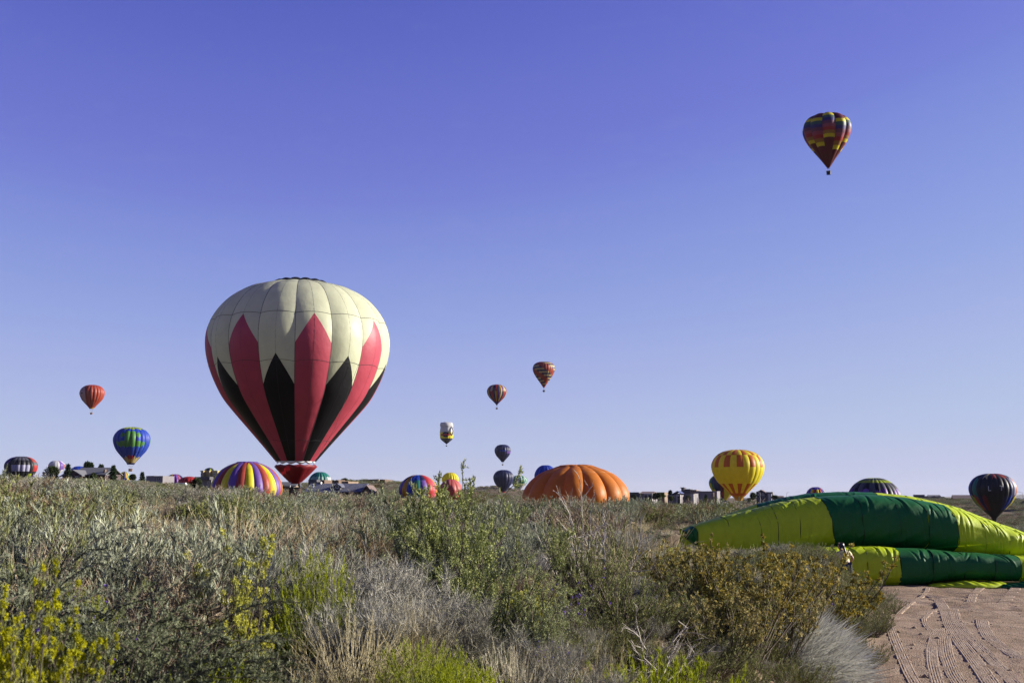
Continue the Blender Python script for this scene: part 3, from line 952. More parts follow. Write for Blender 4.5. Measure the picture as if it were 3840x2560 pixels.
# mug-shaped balloon
Ym = 14.0 * F / 49
mp, yaw = place(1674.5, 49, Ym)
zt, zbm, zbk = at(1674, 1583, Ym).z, at(1674, 1664, Ym).z, at(1674, 1673, Ym).z
mug = empty('mug_balloon', (at(1674.5, 1650, Ym).x, Ym, zbk), yaw)
tag(mug, 'yellow mug shaped balloon with white foam top', 'balloon')
Rm = 7.0
hb = zbm - zbk
Hm = zt - zbm
mp_ = [(0.06, 0.0), (0.30, 0.06), (0.55, 0.12), (0.80, 0.19), (0.95, 0.26), (1.0, 0.38), (1.0, 0.62), (0.97, 0.63), (0.93, 0.78), (0.93, 0.80)]
def mug_l(g): return [(0, 0, 'navy'), (0.18, 0.18, 'grey'), (0.40, 0.40, 'yellow'), (0.70, 0.70, 'sand'), (0.72, 0.72, 'white')]
build_envelope(mug, finish_profile([(r, z * Hm / Rm) for r, z in mp_]), Rm, 14, 0, mug_l, 40, 5, 0.05, 'joined', zoff=hb)
V, Fc = [], []
m = 28
fr = [(0.90, 0.76), (0.98, 0.80), (1.0, 0.86), (0.98, 0.93), (0.86, 0.985), (0.5, 1.0), (0.02, 1.0)]
for j, (r, z) in enumerate(fr):
    for i in range(m):
        t = 2 * math.pi * i / m
        k = 1 + 0.05 * math.sin(5 * t + j) + 0.03 * math.sin(9 * t + 2 * j)
        V.append((Rm * r * k * math.sin(t), -Rm * r * k * math.cos(t), hb + Hm * (z + 0.012 * math.sin(4 * t + j * 2))))
for j in range(len(fr) - 1):
    for i in range(m): Fc.append((j * m + i, j * m + (i + 1) % m, (j + 1) * m + (i + 1) % m, (j + 1) * m + i))
me = bpy.data.meshes.new('foam_top'); me.from_pydata(V, [], Fc); me.materials.append(fab('white'))
for p in me.polygons: p.use_smooth = True
obj('foam_top', me, mug)
hd = MB()                                              # handle on the right, foam coloured
P = [(Rm * 0.75, -Rm * 0.62, hb + Hm * (0.78 - 0.40 * i / 10)) for i in range(11)]
P = [(x + Rm * 0.25 * math.sin(math.pi * i / 10), y - Rm * 0.25 * math.sin(math.pi * i / 10), z) for i, (x, y, z) in enumerate(P)]
for a, b_ in zip(P[:-1], P[1:]): hd.tube(a, b_, 0.75, n=8)
hd.build('handle', fab('white'), mug, smooth=True)
pfm = finish_profile([(r, z * Hm / Rm) for r, z in mp_])
patch(mug, pfm, Rm, hb, -38, 22, 0.45, 0.73, 'navy', 'emblem', 0.05)
patch(mug, pfm, Rm, hb, -60, 40, 0.53, 0.63, 'red', 'emblem_band', 0.15)
basket(mug, hb, 0.4, 0.0, w=1.6, h=1.1, mat=M_dark, cables=6)

# --- yellow and orange balloon on the right
_yp = fly_profile(0.16, (1868 - 1685) / 97.0)
def hf(f):
    k = int(np.argmax(_yp[1]))
    return float(np.interp(f * _yp[1][k], _yp[1][:k + 1], np.linspace(0, 1, len(_yp[1]))[:k + 1]))
def yo(g):
    a_, b_, c_ = hf(0.30), hf(0.63), hf(0.875)
    if g % 2 == 0:
        return [(0, 0, 'gold'), (0.05, 0.05, 'orange'), (0.10, 0.10, 'orange'), (a_, a_, 'yellow'), (b_, b_, 'orange'), (c_, c_, 'yellow')]
    return [(0, 0, 'gold'), (0.05, 0.05, 'orange'), (0.10, 0.10, 'yellow'), (c_, c_, 'orange'), (0.95, 0.95, 'yellow')]
flying('hot_air_balloon', 'yellow balloon with orange panels standing behind the green deflated balloon', 2770, 194, 1685, 1868, None, 17.0, 24, -2.3, yo, mouth=0.16, mode='gores', bulge=0.03, M=60, K=6, skirt_c='gold')
def steps(g):
    gg = g if g < 12 else g - 24
    i = (gg + 30) % 6
    lo = 0.30 - 0.045 * i; hi = 0.62 - 0.05 * i
    if i == 0: return [(0, 0, 'yellow'), (0.6, 0.6, 'lime')]
    if i == 1: return [(0, 0, 'yellow'), (0.52, 0.52, 'green')]
    if i == 2: return [(0, 0, 'yellow'), (0.36, 0.36, 'green'), (0.5, 0.5, 'navy')]
    if i == 3: return [(0, 0, 'yellow'), (0.22, 0.22, 'navy')]
    if i == 4: return [(0, 0, 'purple'), (0.3, 0.3, 'navy')]
    return [(0, 0, 'red'), (0.28, 0.28, 'maroon'), (0.6, 0.6, 'navy')]
flying('hot_air_balloon', 'dark balloon with stepped green, navy and yellow panels behind the yellow one', 2716, 110, 1776, 1874, None, 17.0, 24, 0, steps, mouth=0.18, mode='gores', bulge=0.03, M=40, K=4)

# --- dark balloon with letters at far right
def lt(g):
    gg = g if g < 12 else g - 24
    main = {-7: 'navy', -6: 'blue', -5: 'navy', -4: 'teal', -3: 'black', -2: 'black', -1: 'black', 0: 'black', 1: 'black', 2: 'black', 3: 'navy', 4: 'lavender', 5: 'peach', 6: 'black', 7: 'peach'}.get(gg, ['navy', 'red', 'teal'][g % 3])
    low = {-5: 'lime', -4: 'brick', -3: 'navy', -2: 'maroon', -1: 'black', 0: 'black', 1: 'black', 2: 'navy', 3: 'blue', 4: 'navy', 5: 'yellow', 6: 'green'}.get(gg, ['green', 'navy', 'maroon'][g % 3])
    top = {-5: 'navy', -4: 'black', -3: 'navy', -2: 'sand', -1: 'black', 0: 'brick', 1: 'black', 2: 'brick', 3: 'brick', 4: 'navy', 5: 'teal', 6: 'mint'}.get(gg, ['navy', 'maroon', 'blue'][g % 3])
    return [(0, 0, 'black'), (0.16 + 0.03 * (g % 2), 0.16, low), (0.46, 0.40, main), (0.76, 0.70, top), (0.93, 0.93, 'navy')]
ltb = flying('hot_air_balloon', 'dark multicoloured balloon with letters L and T at the right edge', 3728.5, 165, 1774.6, 1940, None, 14.0, 24, 0, lt, mouth=0.12, mode='gores', bulge=0.05, M=48, K=6)
Yl = 14.0 * F / 165
pfl = fly_profile(0.12, (at(3728, 1774.6, Yl).z - at(3728, 1940, Yl).z) / 7.0)
zol = 2.5
M_letter = simple('letter_print', (0.45, 0.45, 0.45), 0.6, 0.05)
def strip(root, name, prof, R, zoff, pts, half, mat, out=0.16):
    """flat print made of short bars; pts in (degrees, metres above the mouth)"""
    b = MB()
    for (p0, z0), (p1, z1) in pts:
        r0 = float(np.interp(z0 / R, prof[1][:120], prof[0][:120])) * R * 1.03 + out; r1 = float(np.interp(z1 / R, prof[1][:120], prof[0][:120])) * R * 1.03 + out
        a = (r0 * math.sin(math.radians(p0)), -r0 * math.cos(math.radians(p0)), z0 + zoff); c = (r1 * math.sin(math.radians(p1)), -r1 * math.cos(math.radians(p1)), z1 + zoff)
        b.tube(a, c, half, n=4)
    return b.build(name, mat, root)
strip(ltb, 'letter', pfl, 7.0, zol, [((-9, 9.8), (-9, 8.4)), ((-9, 8.4), (-3.5, 8.4))], 0.13, M_letter)
strip(ltb, 'letter', pfl, 7.0, zol, [((17, 9.9), (26, 9.55)), ((21, 9.7), (20.5, 8.4))], 0.13, M_letter)
sk = skirt(ltb, 7.0, zol, 0.85, 0.22, 1.9, 'black', name='skirt')

# --- half inflated domes along the field
kc = ['navy', 'red', 'yellow', 'violet', 'brick', 'yellow']
def k_l(g):
    c = ['yellow', 'violet', 'brick'][g % 3]
    if c == 'yellow': return [(0, 0, 'yellow'), (0.80, 0.66, 'violet' if g % 2 else 'brick')]
    return [(0, 0, c)]
dome('striped_balloon', 'half inflated balloon dome striped yellow, red and violet', 925, 260, 1731, 1838, 200, 24, -3, k_l, mode='gores', bulge=0.05, M=40, K=8, crown_c='violet', cr=0.33, low=0.35)
dome('pumpkin_balloon', 'large orange pumpkin-like balloon dome swelling above the sagebrush', 2162, 388, 1744, 1868, 175, 14, 9.8, const((0, 'pumpkin')), mode='gores', bulge=0.10, M=60, K=16, crown_c='pumpkin', cr=0.36, low=0.3, wob=0.006)
def seams_on(root, R, low, hr, n, off, bulge, tlist, mat, w=0.05):
    pf_ = dome_profile(hr, low)
    tt_ = np.linspace(0, 1, len(pf_[0]))
    for tv in tlist:
        sb = MB(); P = []
        for i in range(n * 8 + 1):
            s = (i % 8) / 4.0 - 1
            phi = math.radians(off) + i * 2 * math.pi / (n * 8)
            bl = bulge * math.sin(tv * math.pi) ** 0.6
            zz = np.interp(tv, tt_, pf_[1]) + bl * 0.5 * (1 - s * s) * min(1, max(0, (tv - .72) / .2))
            r = np.interp(tv, tt_, pf_[0]) * (1 + bl * (1 - s * s) - bl * .45)
            r = r * (1 + 0.006 * math.sin(phi * 3 + zz * 2.7) + 0.0036 * math.sin(phi * 7 + zz * 5)) * R
            P.append((r * math.sin(phi), -r * math.cos(phi), zz * R + low * R))
        for a, b_ in zip(P[:-1], P[1:]): sb.tube(a, b_, w, n=4)
        sb.build('seam_ring', mat, root)
_pk = [o for o in COL.objects if o.name == 'pumpkin_balloon'][0]
_lowp = (at(2162, 1868, 175).z - _pk.location.z) / (388 * 175 / F / 2)
_Rp = 388 * 175 / F / 2
seams_on(_pk, _Rp, _lowp, (at(2162, 1744, 175).z - at(2162, 1868, 175).z) / _Rp, 14, 9.8, 0.10, (0.60,), simple('pale_seam', (0.6, 0.35, 0.15), 0.6), 0.03)

def dark_checks(g):
    gg = g if g < 10 else g - 20
    pal = ['black', 'navy', 'grey', 'black', 'purple']
    L = [(0, 0, ['black', 'purple', 'navy', 'lime'][g % 4] if gg in (1, 2, 3, 4, 5) else 'black')]
    if -1 <= gg <= 2: L += [(0.20, 0.20, 'black'), (0.36, 0.36, 'lavender'), (0.52, 0.52, 'black'), (0.66, 0.66, 'grey')]
    elif gg in (4, 5): L += [(0.28, 0.28, 'black'), (0.36, 0.36, 'red'), (0.52, 0.52, 'grey'), (0.6, 0.6, 'brick')]
    elif gg <= -4: L += [(0.25, 0.25, 'navy'), (0.6, 0.6, 'blue' if g % 2 else 'navy')]
    else: L += [(0.3, 0.3, pal[g % 5]), (0.55, 0.55, pal[(g + 2) % 5])]
    L.append((0.86, 0.86, 'black'))
    return L
flying('checked_balloon', 'black balloon with pale and red check panels at the far left', 75, 114, 1711, 1812, None, 15.0, 20, -20, dark_checks, mouth=0.42, mode='gores', bulge=0.07, M=36, K=5)
def rainbow_white(g):
    gg = g if g < 8 else g - 16
    if gg in (1,): return [(0, 0, 'white'), (0.30, 0.30, 'violet')]
    if gg in (2,): return [(0, 0, 'white'), (0.35, 0.35, 'violet'), (0.62, 0.75, 'white')]
    if gg in (3, 4): return [(0, 0, 'white'), (0.35, 0.35, ['red', 'orange'][g % 2]), (0.60, 0.60, 'white')]
    if gg in (-2, -3): return [(0, 0, 'white'), (0.20, 0.12, 'green'), (0.56, 0.48, 'white')]
    if gg in (-4, -5): return [(0, 0, 'white'), (0.25, 0.25, ['red', 'gold'][g % 2]), (0.60, 0.60, 'white')]
    return [(0, 0, 'white')]
flying('hot_air_balloon', 'white balloon with rainbow swirl peeking over the bushes beside the house', 210, 58, 1726, 1782, None, 15.0, 16, 0, rainbow_white, mouth=0.2, bulge=0.03)
dome('blue_balloon', 'blue balloon crown with white marks behind the dark house roof', 295, 78, 1747, 1785, 520, 14, 0, lambda g: [(0, 0, 'blue'), (0.72, 0.72, 'white' if g % 5 == 1 else 'blue'), (0.80, 0.80, 'blue')])
def g_l(g): return [(0, 0, ['navy', 'yellow', 'gold', 'blue'][g % 4]), (0.55, 0.55, ['navy', 'gold', 'teal', 'yellow'][(g + 1) % 4])]
dome('small_striped_balloon', 'tiny balloon in navy and yellow right of the house conifer', 466, 36, 1767, 1792, 900, 12, 8, g_l)
def h_l(g): return [(0, 0, ['maroon', 'purple', 'purple', 'pink', 'black', 'grey', 'white', 'gold'][g % 8]), (0.62, 0.62, ['gold', 'purple', 'violet', 'pink', 'navy', 'navy', 'white', 'maroon'][g % 8])]
dome('purple_balloon', 'purple and pink balloon dome beside the low red one', 654.5, 71, 1777, 1808, 560, 16, -44, h_l, mode='gores', bulge=0.08)
dome('red_balloon', 'low sagging red balloon dome behind the white camper van', 709, 76, 1786, 1806, 540, 14, 3, const((0, 'red')), mode='gores', bulge=0.05, wob=0.02)
def j_l(g): return [(0, 0, 'navy' if g % 2 else 'white'), (0.75, 0.75, 'lime' if g % 3 == 0 else 'navy'), (0.86, 0.86, 'black')]
dome('dark_balloon', 'dark striped balloon crown showing above the yellow adobe building', 785, 50, 1753, 1782, 480, 18, 2, j_l)
def l_l(g):
    gg = g if g < 9 else g - 18
    if 2 <= gg <= 6: return [(0, 0, 'teal'), (0.36, 0.36, 'white'), (0.60 - 0.04 * (g % 2), 0.56, 'teal')]
    return [(0, 0, 'mint' if -3 <= gg <= 0 else 'teal'), (0.55, 0.62, 'teal')]
dome('teal_balloon', 'teal and white balloon dome behind the shingled roof', 1200, 80, 1769, 1803, 430, 18, 0, l_l, mode='gores', bulge=0.09)
def m_l(g): return [(0, 0, ['gold', 'blue', 'teal', 'violet', 'red', 'rose'][g % 6]), (0.6, 0.6, ['gold', 'blue', 'blue', 'navy', 'red', 'rose'][g % 6])]
dome('red_blue_balloon', 'blue and crimson balloon dome half hidden by the tall green shrub', 1568, 142, 1780, 1840, 300, 16, -60, m_l, mode='gores', bulge=0.05)
dome('yellow_balloon', 'small plain yellow balloon crown seen through the tall green shrub', 1688.5, 62, 1771, 1798, 600, 18, 0, const((0, 'yellow')), mode='joined', bulge=0.09)
dome('pink_balloon', 'crumpled pink-red balloon low behind the tall green shrub', 1690, 84, 1796, 1838, 260, 12, 0, const((0, 'coral')), mode='gores', bulge=0.06, wob=0.05)
def t_l(g):
    L = [(0, 0, 'white')]
    for i in range(5):
        t = 0.2 + 0.17 * i - 0.035 * (g % 8 - 3)
        if 0.02 < t < 0.95: L.append((t, t, ['green', 'teal', 'white', 'green', 'white'][(i + g) % 5] if i % 2 == 0 else 'mint'))
    L.append((0.97, 0.97, 'grey'))
    return L
flying('hot_air_balloon', 'small green and white balloon left of the orange dome', 1947, 58, 1781.5, 1832, None, 15.0, 16, 3, t_l, mouth=0.4, bulge=0.08)
dome('blue_white_balloon', 'blue balloon with white band tucked behind the orange dome', 2046, 82, 1743, 1785, 420, 16, 0, lambda g: [(0, 0, 'white'), (0.52, 0.52, 'blue'), (0.95, 0.95, 'white')], bulge=0.09)
def y_l(g): return [(0, 0, ['blue', 'yellow', 'red', 'violet'][g % 4]), (0.45, 0.45, ['red', 'violet', 'yellow', 'blue'][g % 4]), (0.58, 0.58, ['yellow', 'red', 'violet', 'blue'][g % 4]), (0.72, 0.72, ['violet', 'blue', 'red', 'lavender'][g % 4])]
dome('checked_dome_balloon', 'small blue, red and yellow checked dome on the skyline left of the purple one', 3060, 70, 1825, 1856, 520, 18, 2, y_l, bulge=0.09)
def z_l(g):
    c = ['purple', 'purple', 'black', 'purple', 'violet', 'grey'][g % 6]
    return [(0, 0, c), (0.55 + 0.05 * (g % 3), 0.58, 'grey' if g % 2 else 'black'), (0.72, 0.72, 'lime'), (0.80, 0.80, 'grey'), (0.87, 0.87, 'lime')]
dome('purple_lime_balloon', 'purple dome with lime ring behind the green deflated balloon', 3279, 190, 1791, 1868, 330, 24, 3, z_l, mode='gores', bulge=0.05, M=44, K=6)

# ------------------------------------------------------------------ green and yellow balloon being inflated on the lot
M_dg = fabric('lot_green', (0.007, 0.135, 0.028), 0.2, 0.5, 0.08, 4.0, 0.3)
M_lg = fabric('lot_yellow', (0.56, 0.70, 0.012), 0.24, 0.5, 0.08, 4.0, 0.35)
M_ltape = simple('lot_seam_tape', (0.02, 0.03, 0.015), 0.7)
flat = empty('deflated_balloon', tuple(at(3300, 2190, 41.0)))
tag(flat, 'green and yellow balloon lying on the dirt lot, half inflated', 'balloon')
flat.location = (13.2, 41.0, 0.0)
def fx(px, Y): return (px - 1920) / F * Y
def fz(py, Y): return 3.0 - (py - HOR) / F * Y
def curve(pts):
    a = np.array(pts, float); return lambda p: np.interp(p, a[:, 0], a[:, 1])

def prism_loop(P, r):
    T = np.gradient(P, axis=0); T /= np.linalg.norm(T, axis=1)[:, None] + 1e-9
    A = np.cross(T, np.array([0.9, 0.3, 0.31])); A /= np.linalg.norm(A, axis=1)[:, None] + 1e-9
    B = np.cross(T, A)
    V = np.stack([P + (A * math.cos(t) + B * math.sin(t)) * r for t in (0, 2.094, 4.189)], 1)
    n = len(P); idx = np.arange(n * 3).reshape(n, 3)
    return V.reshape(-1, 3), np.vstack([np.stack([idx[:-1, j], idx[:-1, (j + 1) % 3], idx[1:, (j + 1) % 3], idx[1:, j]], -1) for j in range(3)])

def lobe(name, Yc, depth, top, bot, seams, slant, colors, nu=38, nv=170, amp=1.0, seed=1, flatb=0.0):
    """tube running left to right; top/bot: silhouette rows against px; seams: px positions; each panel is its own mesh"""
    lb = None
    r_ = np.random.default_rng(seed)
    for i in range(len(seams) - 1):
        a, b = seams[i], seams[i + 1]
        u = np.linspace(0, 1, nu + 1)[:, None]
        th = np.linspace(0, 2 * math.pi, nv + 1)[None, :]
        front = np.clip(-np.cos(th), 0, 1)                # cos=-1 faces the camera
        off = lambda k: slant(k)[0] * (-np.sin(th)) + slant(k)[1] * np.abs(np.cos(th))
        P = (a + off(a)) * (1 - u) + (b + off(b)) * u
        Pc = np.clip(P, 2400, 4600)
        zt, zb = fz(top(Pc), Yc), fz(bot(Pc), Yc)
        zc, rz = (zt + zb) / 2, (zt - zb) / 2
        ry = depth(Pc)
        c, s = np.cos(th), np.sin(th)
        sq = lambda v: np.sign(v) * np.abs(v) ** 0.7
        # panel bulge and puckers that run in from the seams
        W = (b - a) / F * Yc
        du0, du1 = u * W, (1 - u) * W
        bul = 0.010 * np.sin(np.pi * u) ** 0.7
        arc = th * (rz + ry) / 2
        ph = r_.uniform(0, 6.28, 8)
        pk = 0
        for d, sg in ((du0, 1), (du1, -1)):
            for q in range(3):
                fr = [9, 15, 24][q] * (1 + 0.15 * r_.standard_normal())
                mod = 0.5 + 0.5 * np.sin(arc * [1.3, 2.1, 0.8][q] + ph[q])
                pk = pk + [0.020, 0.016, 0.010][q] * np.exp(-d / [0.5, 0.36, 0.22][q]) * (1 - 2 * np.abs(np.sin(0.5 * (arc * fr + d * sg * 9 + ph[q + 3]))) ** 0.7) * mod ** 1.5
        big = 0.02 * np.sin(arc * 1.7 + u * 2.3 + ph[0]) * np.sin(u * 3.1 + ph[1])
        fold = 0
        for q in range(4):
            u0, sl, vc = r_.uniform(0.1, 0.9), r_.uniform(-0.35, 0.35), r_.uniform(0.6, 2.6)
            cr = np.exp(-((u - u0 - sl * (th - vc)) / 0.030) ** 2) - 0.6 * np.exp(-((u - u0 - 0.06 - sl * (th - vc)) / 0.045) ** 2)
            fold = fold - 0.030 * cr * np.exp(-((th - vc) / r_.uniform(0.35, 0.8)) ** 2)
            vc2 = r_.uniform(2.4, 3.9)
            cr2 = np.exp(-((u - u0 - sl * (th - vc2)) / 0.030) ** 2)
            fold = fold - 0.022 * cr2 * np.exp(-((th - vc2) / 0.5) ** 2)
        d = bul + amp * (pk + big + fold)
        yy = Yc + sq(c) * (ry + d * 0.9)
        zz = zc + sq(s) * (rz + d * 0.5)
        xx = (P - 1920) / F * Yc + 0.02 * np.sin(arc * 6 + ph[5]) * (np.exp(-du0 / .2) + np.exp(-du1 / .2))
        zz = np.maximum(zz, 0.012 + 0.01 * i % 0.02 + flatb)
        V = np.stack([xx + 0 * yy, yy, zz + 0 * yy], -1) - np.array(flat.location)
        ii = np.arange((nu + 1) * (nv + 1)).reshape(nu + 1, nv + 1)
        q = np.stack([ii[:-1, :-1], ii[1:, :-1], ii[1:, 1:], ii[:-1, 1:]], -1).reshape(-1, 4)
        me = np_mesh('panel', V.reshape(-1, 3), [q], colors(0.5 * (a + b)), smooth=True)
        tp, tq = prism_loop(V[0][::2], 0.011)
        tape = np_mesh('seam_tape', tp, [tq], M_ltape, smooth=True)
        if lb is None:
            lb = obj(name, me, flat)
        else:
            obj('panel', me, lb)
        obj('seam_tape', tape, lb)
    return lb

# back gore: only its ridge shows above the middle one
top_b = curve([(2500, 1992), (2560, 1974), (2700, 1932), (2820, 1891), (2913, 1868), (3017, 1850), (3129, 1843), (3251, 1845), (3374, 1856), (3478, 1876), (3572, 1903), (3666, 1942), (3761, 1975), (3840, 2003), (4000, 2060), (4300, 2120)])
bot_b = curve([(2500, 2190), (4300, 2190)])
lobe('back_gore', 43.2, curve([(2500, 0.35), (2800, 0.8), (3200, 1.2), (3800, 1.1), (4300, 0.5)]), top_b, bot_b,
     [2545, 2640, 2730, 2824, 2930, 3040, 3150, 3258, 3370, 3480, 3590, 3700, 3810, 3920, 4050, 4200], lambda k: (0, 0),
     lambda p: M_lg if (p < 2824 or p > 3258) else M_dg, seed=2, nv=110)
# middle gore
top_m = curve([(2500, 2000), (2560, 1982), (2585, 1968), (2703, 1934), (2820, 1906), (2871, 1891), (2961, 1873), (3048, 1863), (3164, 1856), (3279, 1856), (3383, 1867), (3493, 1887), (3572, 1912), (3666, 1949), (3761, 1982), (3840, 2009), (4000, 2064), (4300, 2124)])
bot_m = curve([(2500, 2005), (2560, 2016), (2640, 2060), (2800, 2105), (3000, 2075), (3090, 2050), (3250, 2048), (3503, 2062), (3603, 2076), (3840, 2088), (4300, 2150)])
lobe('middle_gore', 41.4, curve([(2500, 0.3), (2600, 0.5), (2900, 0.95), (3200, 1.25), (3500, 1.2), (3840, 0.8), (4300, 0.4)]), top_m, bot_m,
     [2552, 2588, 2703, 2812, 2872, 2950, 3062, 3172, 3287, 3392, 3497, 3600, 3690, 3768, 3850, 3940, 4060, 4200],
     lambda k: (22 if 3000 < k < 3150 else 8, 30 if k > 3250 else 12), lambda p: M_dg if (p < 2585 or 3062 < p < 3497) else M_lg, seed=7)
# front gore on the ground
top_f = curve([(2700, 2075), (2950, 2050), (3050, 2042), (3250, 2042), (3420, 2050), (3503, 2058), (3603, 2066), (3840, 2078), (4300, 2120)])
bot_f = curve([(2700, 2190), (3317, 2186), (3443, 2178), (3509, 2166), (3600, 2163), (3764, 2168), (3840, 2172), (4300, 2180)])
lobe('front_gore', 40.1, curve([(2700, 0.4), (3000, 0.75), (3300, 0.85), (3600, 0.7), (4300, 0.4)]), top_f, bot_f,
     [2760, 2870, 2980, 3090, 3200, 3318, 3440, 3555, 3668, 3764, 3850, 3950, 4100], lambda k: (0, 6), lambda p: M_dg if 3318 < p < 3764 else M_lg, seed=9, amp=1.15)
# slack cloth spread in front on the dirt
for nm, pxa, pxb, pya, pyb, Yc, mt in (('slack_cloth', 3455, 3785, 2160, 2187, 39.3, M_lg), ('slack_cloth', 3715, 3960, 2167, 2186, 39.0, M_dg)):
    n, k = 90, 24
    u = np.linspace(0, 1, n)[:, None]; th = np.linspace(0, np.pi, k)[None, :]
    prof = np.sin(np.pi * np.clip(u, 0.02, 0.98)) ** 0.45
    x = fx(pxa, Yc) + (fx(pxb, Yc) - fx(pxa, Yc)) * u + 0 * th
    hgt = 0.17 * prof * (1 + 0.15 * np.sin(u * 17 + 1)); dep = 0.42 * prof
    y = Yc - np.cos(th) * dep + 0.05 * np.sin(u * 9)
    z = 0.015 + np.sin(th) ** 0.7 * hgt + 0.02 * np.sin(u * 60 + th * 3) * np.sin(th)
    V = np.stack([x, y, z], -1) - np.array(flat.location)
    ii = np.arange(n * k).reshape(n, k)
    q = np.stack([ii[:-1, :-1], ii[1:, :-1], ii[1:, 1:], ii[:-1, 1:]], -1).reshape(-1, 4)
    obj(nm, np_mesh(nm, V.reshape(-1, 3), [q], mt, smooth=True), flat)

# ------------------------------------------------------------------ person by the balloon, back to the camera
def skin_mesh(name, joints, edges, mat, sub=2, flat_xy=None):
    """joints: name -> (x,y,z,rx,ry)"""
    me = bpy.data.meshes.new(name)
    ks = list(joints)
    me.from_pydata([joints[k][:3] for k in ks], [(ks.index(a), ks.index(b)) for a, b in edges], [])
    o = bpy.data.objects.new(name, me)
    COL.objects.link(o)
    sm = o.modifiers.new('skin', 'SKIN'); sm.use_smooth_shade = True
    for i, k in enumerate(ks):
        sv = me.skin_vertices[0].data[i]
        sv.radius = joints[k][3:5]
        sv.use_root = (i == 0)
    sb_ = o.modifiers.new('sub', 'SUBSURF'); sb_.levels = sub; sb_.render_levels = sub
    dg = bpy.context.evaluated_depsgraph_get()
    ev = o.evaluated_get(dg)
    m2 = bpy.data.meshes.new_from_object(ev)
    m2.materials.clear(); m2.materials.append(mat)
    for p in m2.polygons: p.use_smooth = True
    bpy.data.objects.remove(o); bpy.data.meshes.remove(me)
    m2.name = name
    return m2
M_skin = simple('skin', (0.42, 0.23, 0.15), 0.55, 0.05)
M_shirt = simple('cream_shirt', (0.66, 0.58, 0.30), 0.8, 0.08, 6, 0.3, 14)
M_jeans = simple('dark_trousers', (0.03, 0.035, 0.06), 0.85, 0.15)
M_hair = simple('dark_hair', (0.008, 0.006, 0.005), 0.4, 0.2, 30)
Yp = 38.3
xp = fx(3152, Yp)
person = empty('person', (xp, Yp, 0.0), -0.15)
tag(person, 'person in cream shirt with dark ponytail bending towards the green and yellow balloon', 'person')
J = {'pel': (0, 0, 0.80, .13, .11), 'wst': (-.03, .05, 0.96, .12, .09), 'cst': (-.07, .14, 1.12, .15, .11), 'nek': (-.11, .20, 1.26, .055, .055), 'nk2': (-.13, .23, 1.30, .05, .05),
     'hip': (-.09, 0, .78, .085, .085), 'knl': (-.13, .10, .45, .06, .06), 'anl': (-.12, -.02, .10, .04, .04), 'tol': (-.13, .14, .04, .04, .03),
     'hir': (.09, 0, .78, .085, .085), 'knr': (.15, .08, .45, .06, .06), 'anr': (.14, -.04, .10, .04, .04), 'tor': (.16, .12, .04, .04, .03),
     'shl': (-.24, .15, 1.17, .06, .06), 'ell': (-.33, .32, .98, .043, .043), 'wrl': (-.30, .50, .86, .03, .03), 'hal': (-.29, .56, .84, .035, .02),
     'shr': (.10, .14, 1.19, .06, .06), 'elr': (.24, .10, 1.02, .043, .043), 'wrr': (.16, .24, .86, .03, .03), 'har': (.13, .29, .83, .035, .02)}
for sd, hx, hy, hz, dx in (('l', -.29, .56, .84, 1), ('r', .13, .29, .83, 1)):
    for fi, (ox, oy, oz) in enumerate(((-.03, .045, -.01), (-.01, .055, -.012), (.012, .052, -.012), (.03, .04, -.01))):
        J['f%s%da' % (sd, fi)] = (hx + ox, hy + oy, hz + oz, .009, .009)
        J['f%s%db' % (sd, fi)] = (hx + ox * 1.1, hy + oy + .035, hz + oz - .025, .008, .008)
    J['t%s' % sd] = (hx + .05, hy + .005, hz - .005, .011, .010)
    J['u%s' % sd] = (hx + .065, hy + .035, hz - .02, .009, .009)
E = [('pel', 'wst'), ('wst', 'cst'), ('cst', 'nek'), ('nek', 'nk2'), ('pel', 'hip'), ('hip', 'knl'), ('knl', 'anl'), ('anl', 'tol'), ('pel', 'hir'), ('hir', 'knr'), ('knr', 'anr'), ('anr', 'tor'),
     ('cst', 'shl'), ('shl', 'ell'), ('ell', 'wrl'), ('wrl', 'hal'), ('cst', 'shr'), ('shr', 'elr'), ('elr', 'wrr'), ('wrr', 'har')]
for sd in 'lr':
    for fi in range(4): E += [('ha' + sd, 'f%s%da' % (sd, fi)), ('f%s%da' % (sd, fi), 'f%s%db' % (sd, fi))]
    E += [('ha' + sd, 't' + sd), ('t' + sd, 'u' + sd)]
# head goes into the same body mesh
J['hd1'] = (-.14, .24, 1.34, .075, .085); J['hd2'] = (-.145, .25, 1.42, .085, .098); J['hd3'] = (-.145, .25, 1.49, .06, .07)
E += [('nk2', 'hd1'), ('hd1', 'hd2'), ('hd2', 'hd3')]
obj('body', skin_mesh('body', J, E, M_skin), person)
g = 0.022
S = {'wst': (0, .01, .78, .165, .14), 'w2': (-.03, .05, .95, .15, .115), 'cst': (-.07, .14, 1.12, .175, .135), 'nek': (-.10, .18, 1.22, .10, .08), 'shl': (-.23, .15, 1.17, .085, .085), 'ell': (-.29, .25, 1.06, .075, .075),
     'shr': (.10, .14, 1.19, .085, .085), 'elr': (.20, .11, 1.07, .078, .078)}
obj('shirt', skin_mesh('shirt', S, [('wst', 'w2'), ('w2', 'cst'), ('cst', 'nek'), ('cst', 'shl'), ('shl', 'ell'), ('cst', 'shr'), ('shr', 'elr')], M_shirt), person)
T = {k: J[k][:3] + (J[k][3] + g, J[k][4] + g) for k in ('pel', 'hip', 'knl', 'anl', 'hir', 'knr', 'anr')}
obj('trousers', skin_mesh('trousers', T, [('pel', 'hip'), ('hip', 'knl'), ('knl', 'anl'), ('pel', 'hir'), ('hir', 'knr'), ('knr', 'anr')], M_jeans), person)
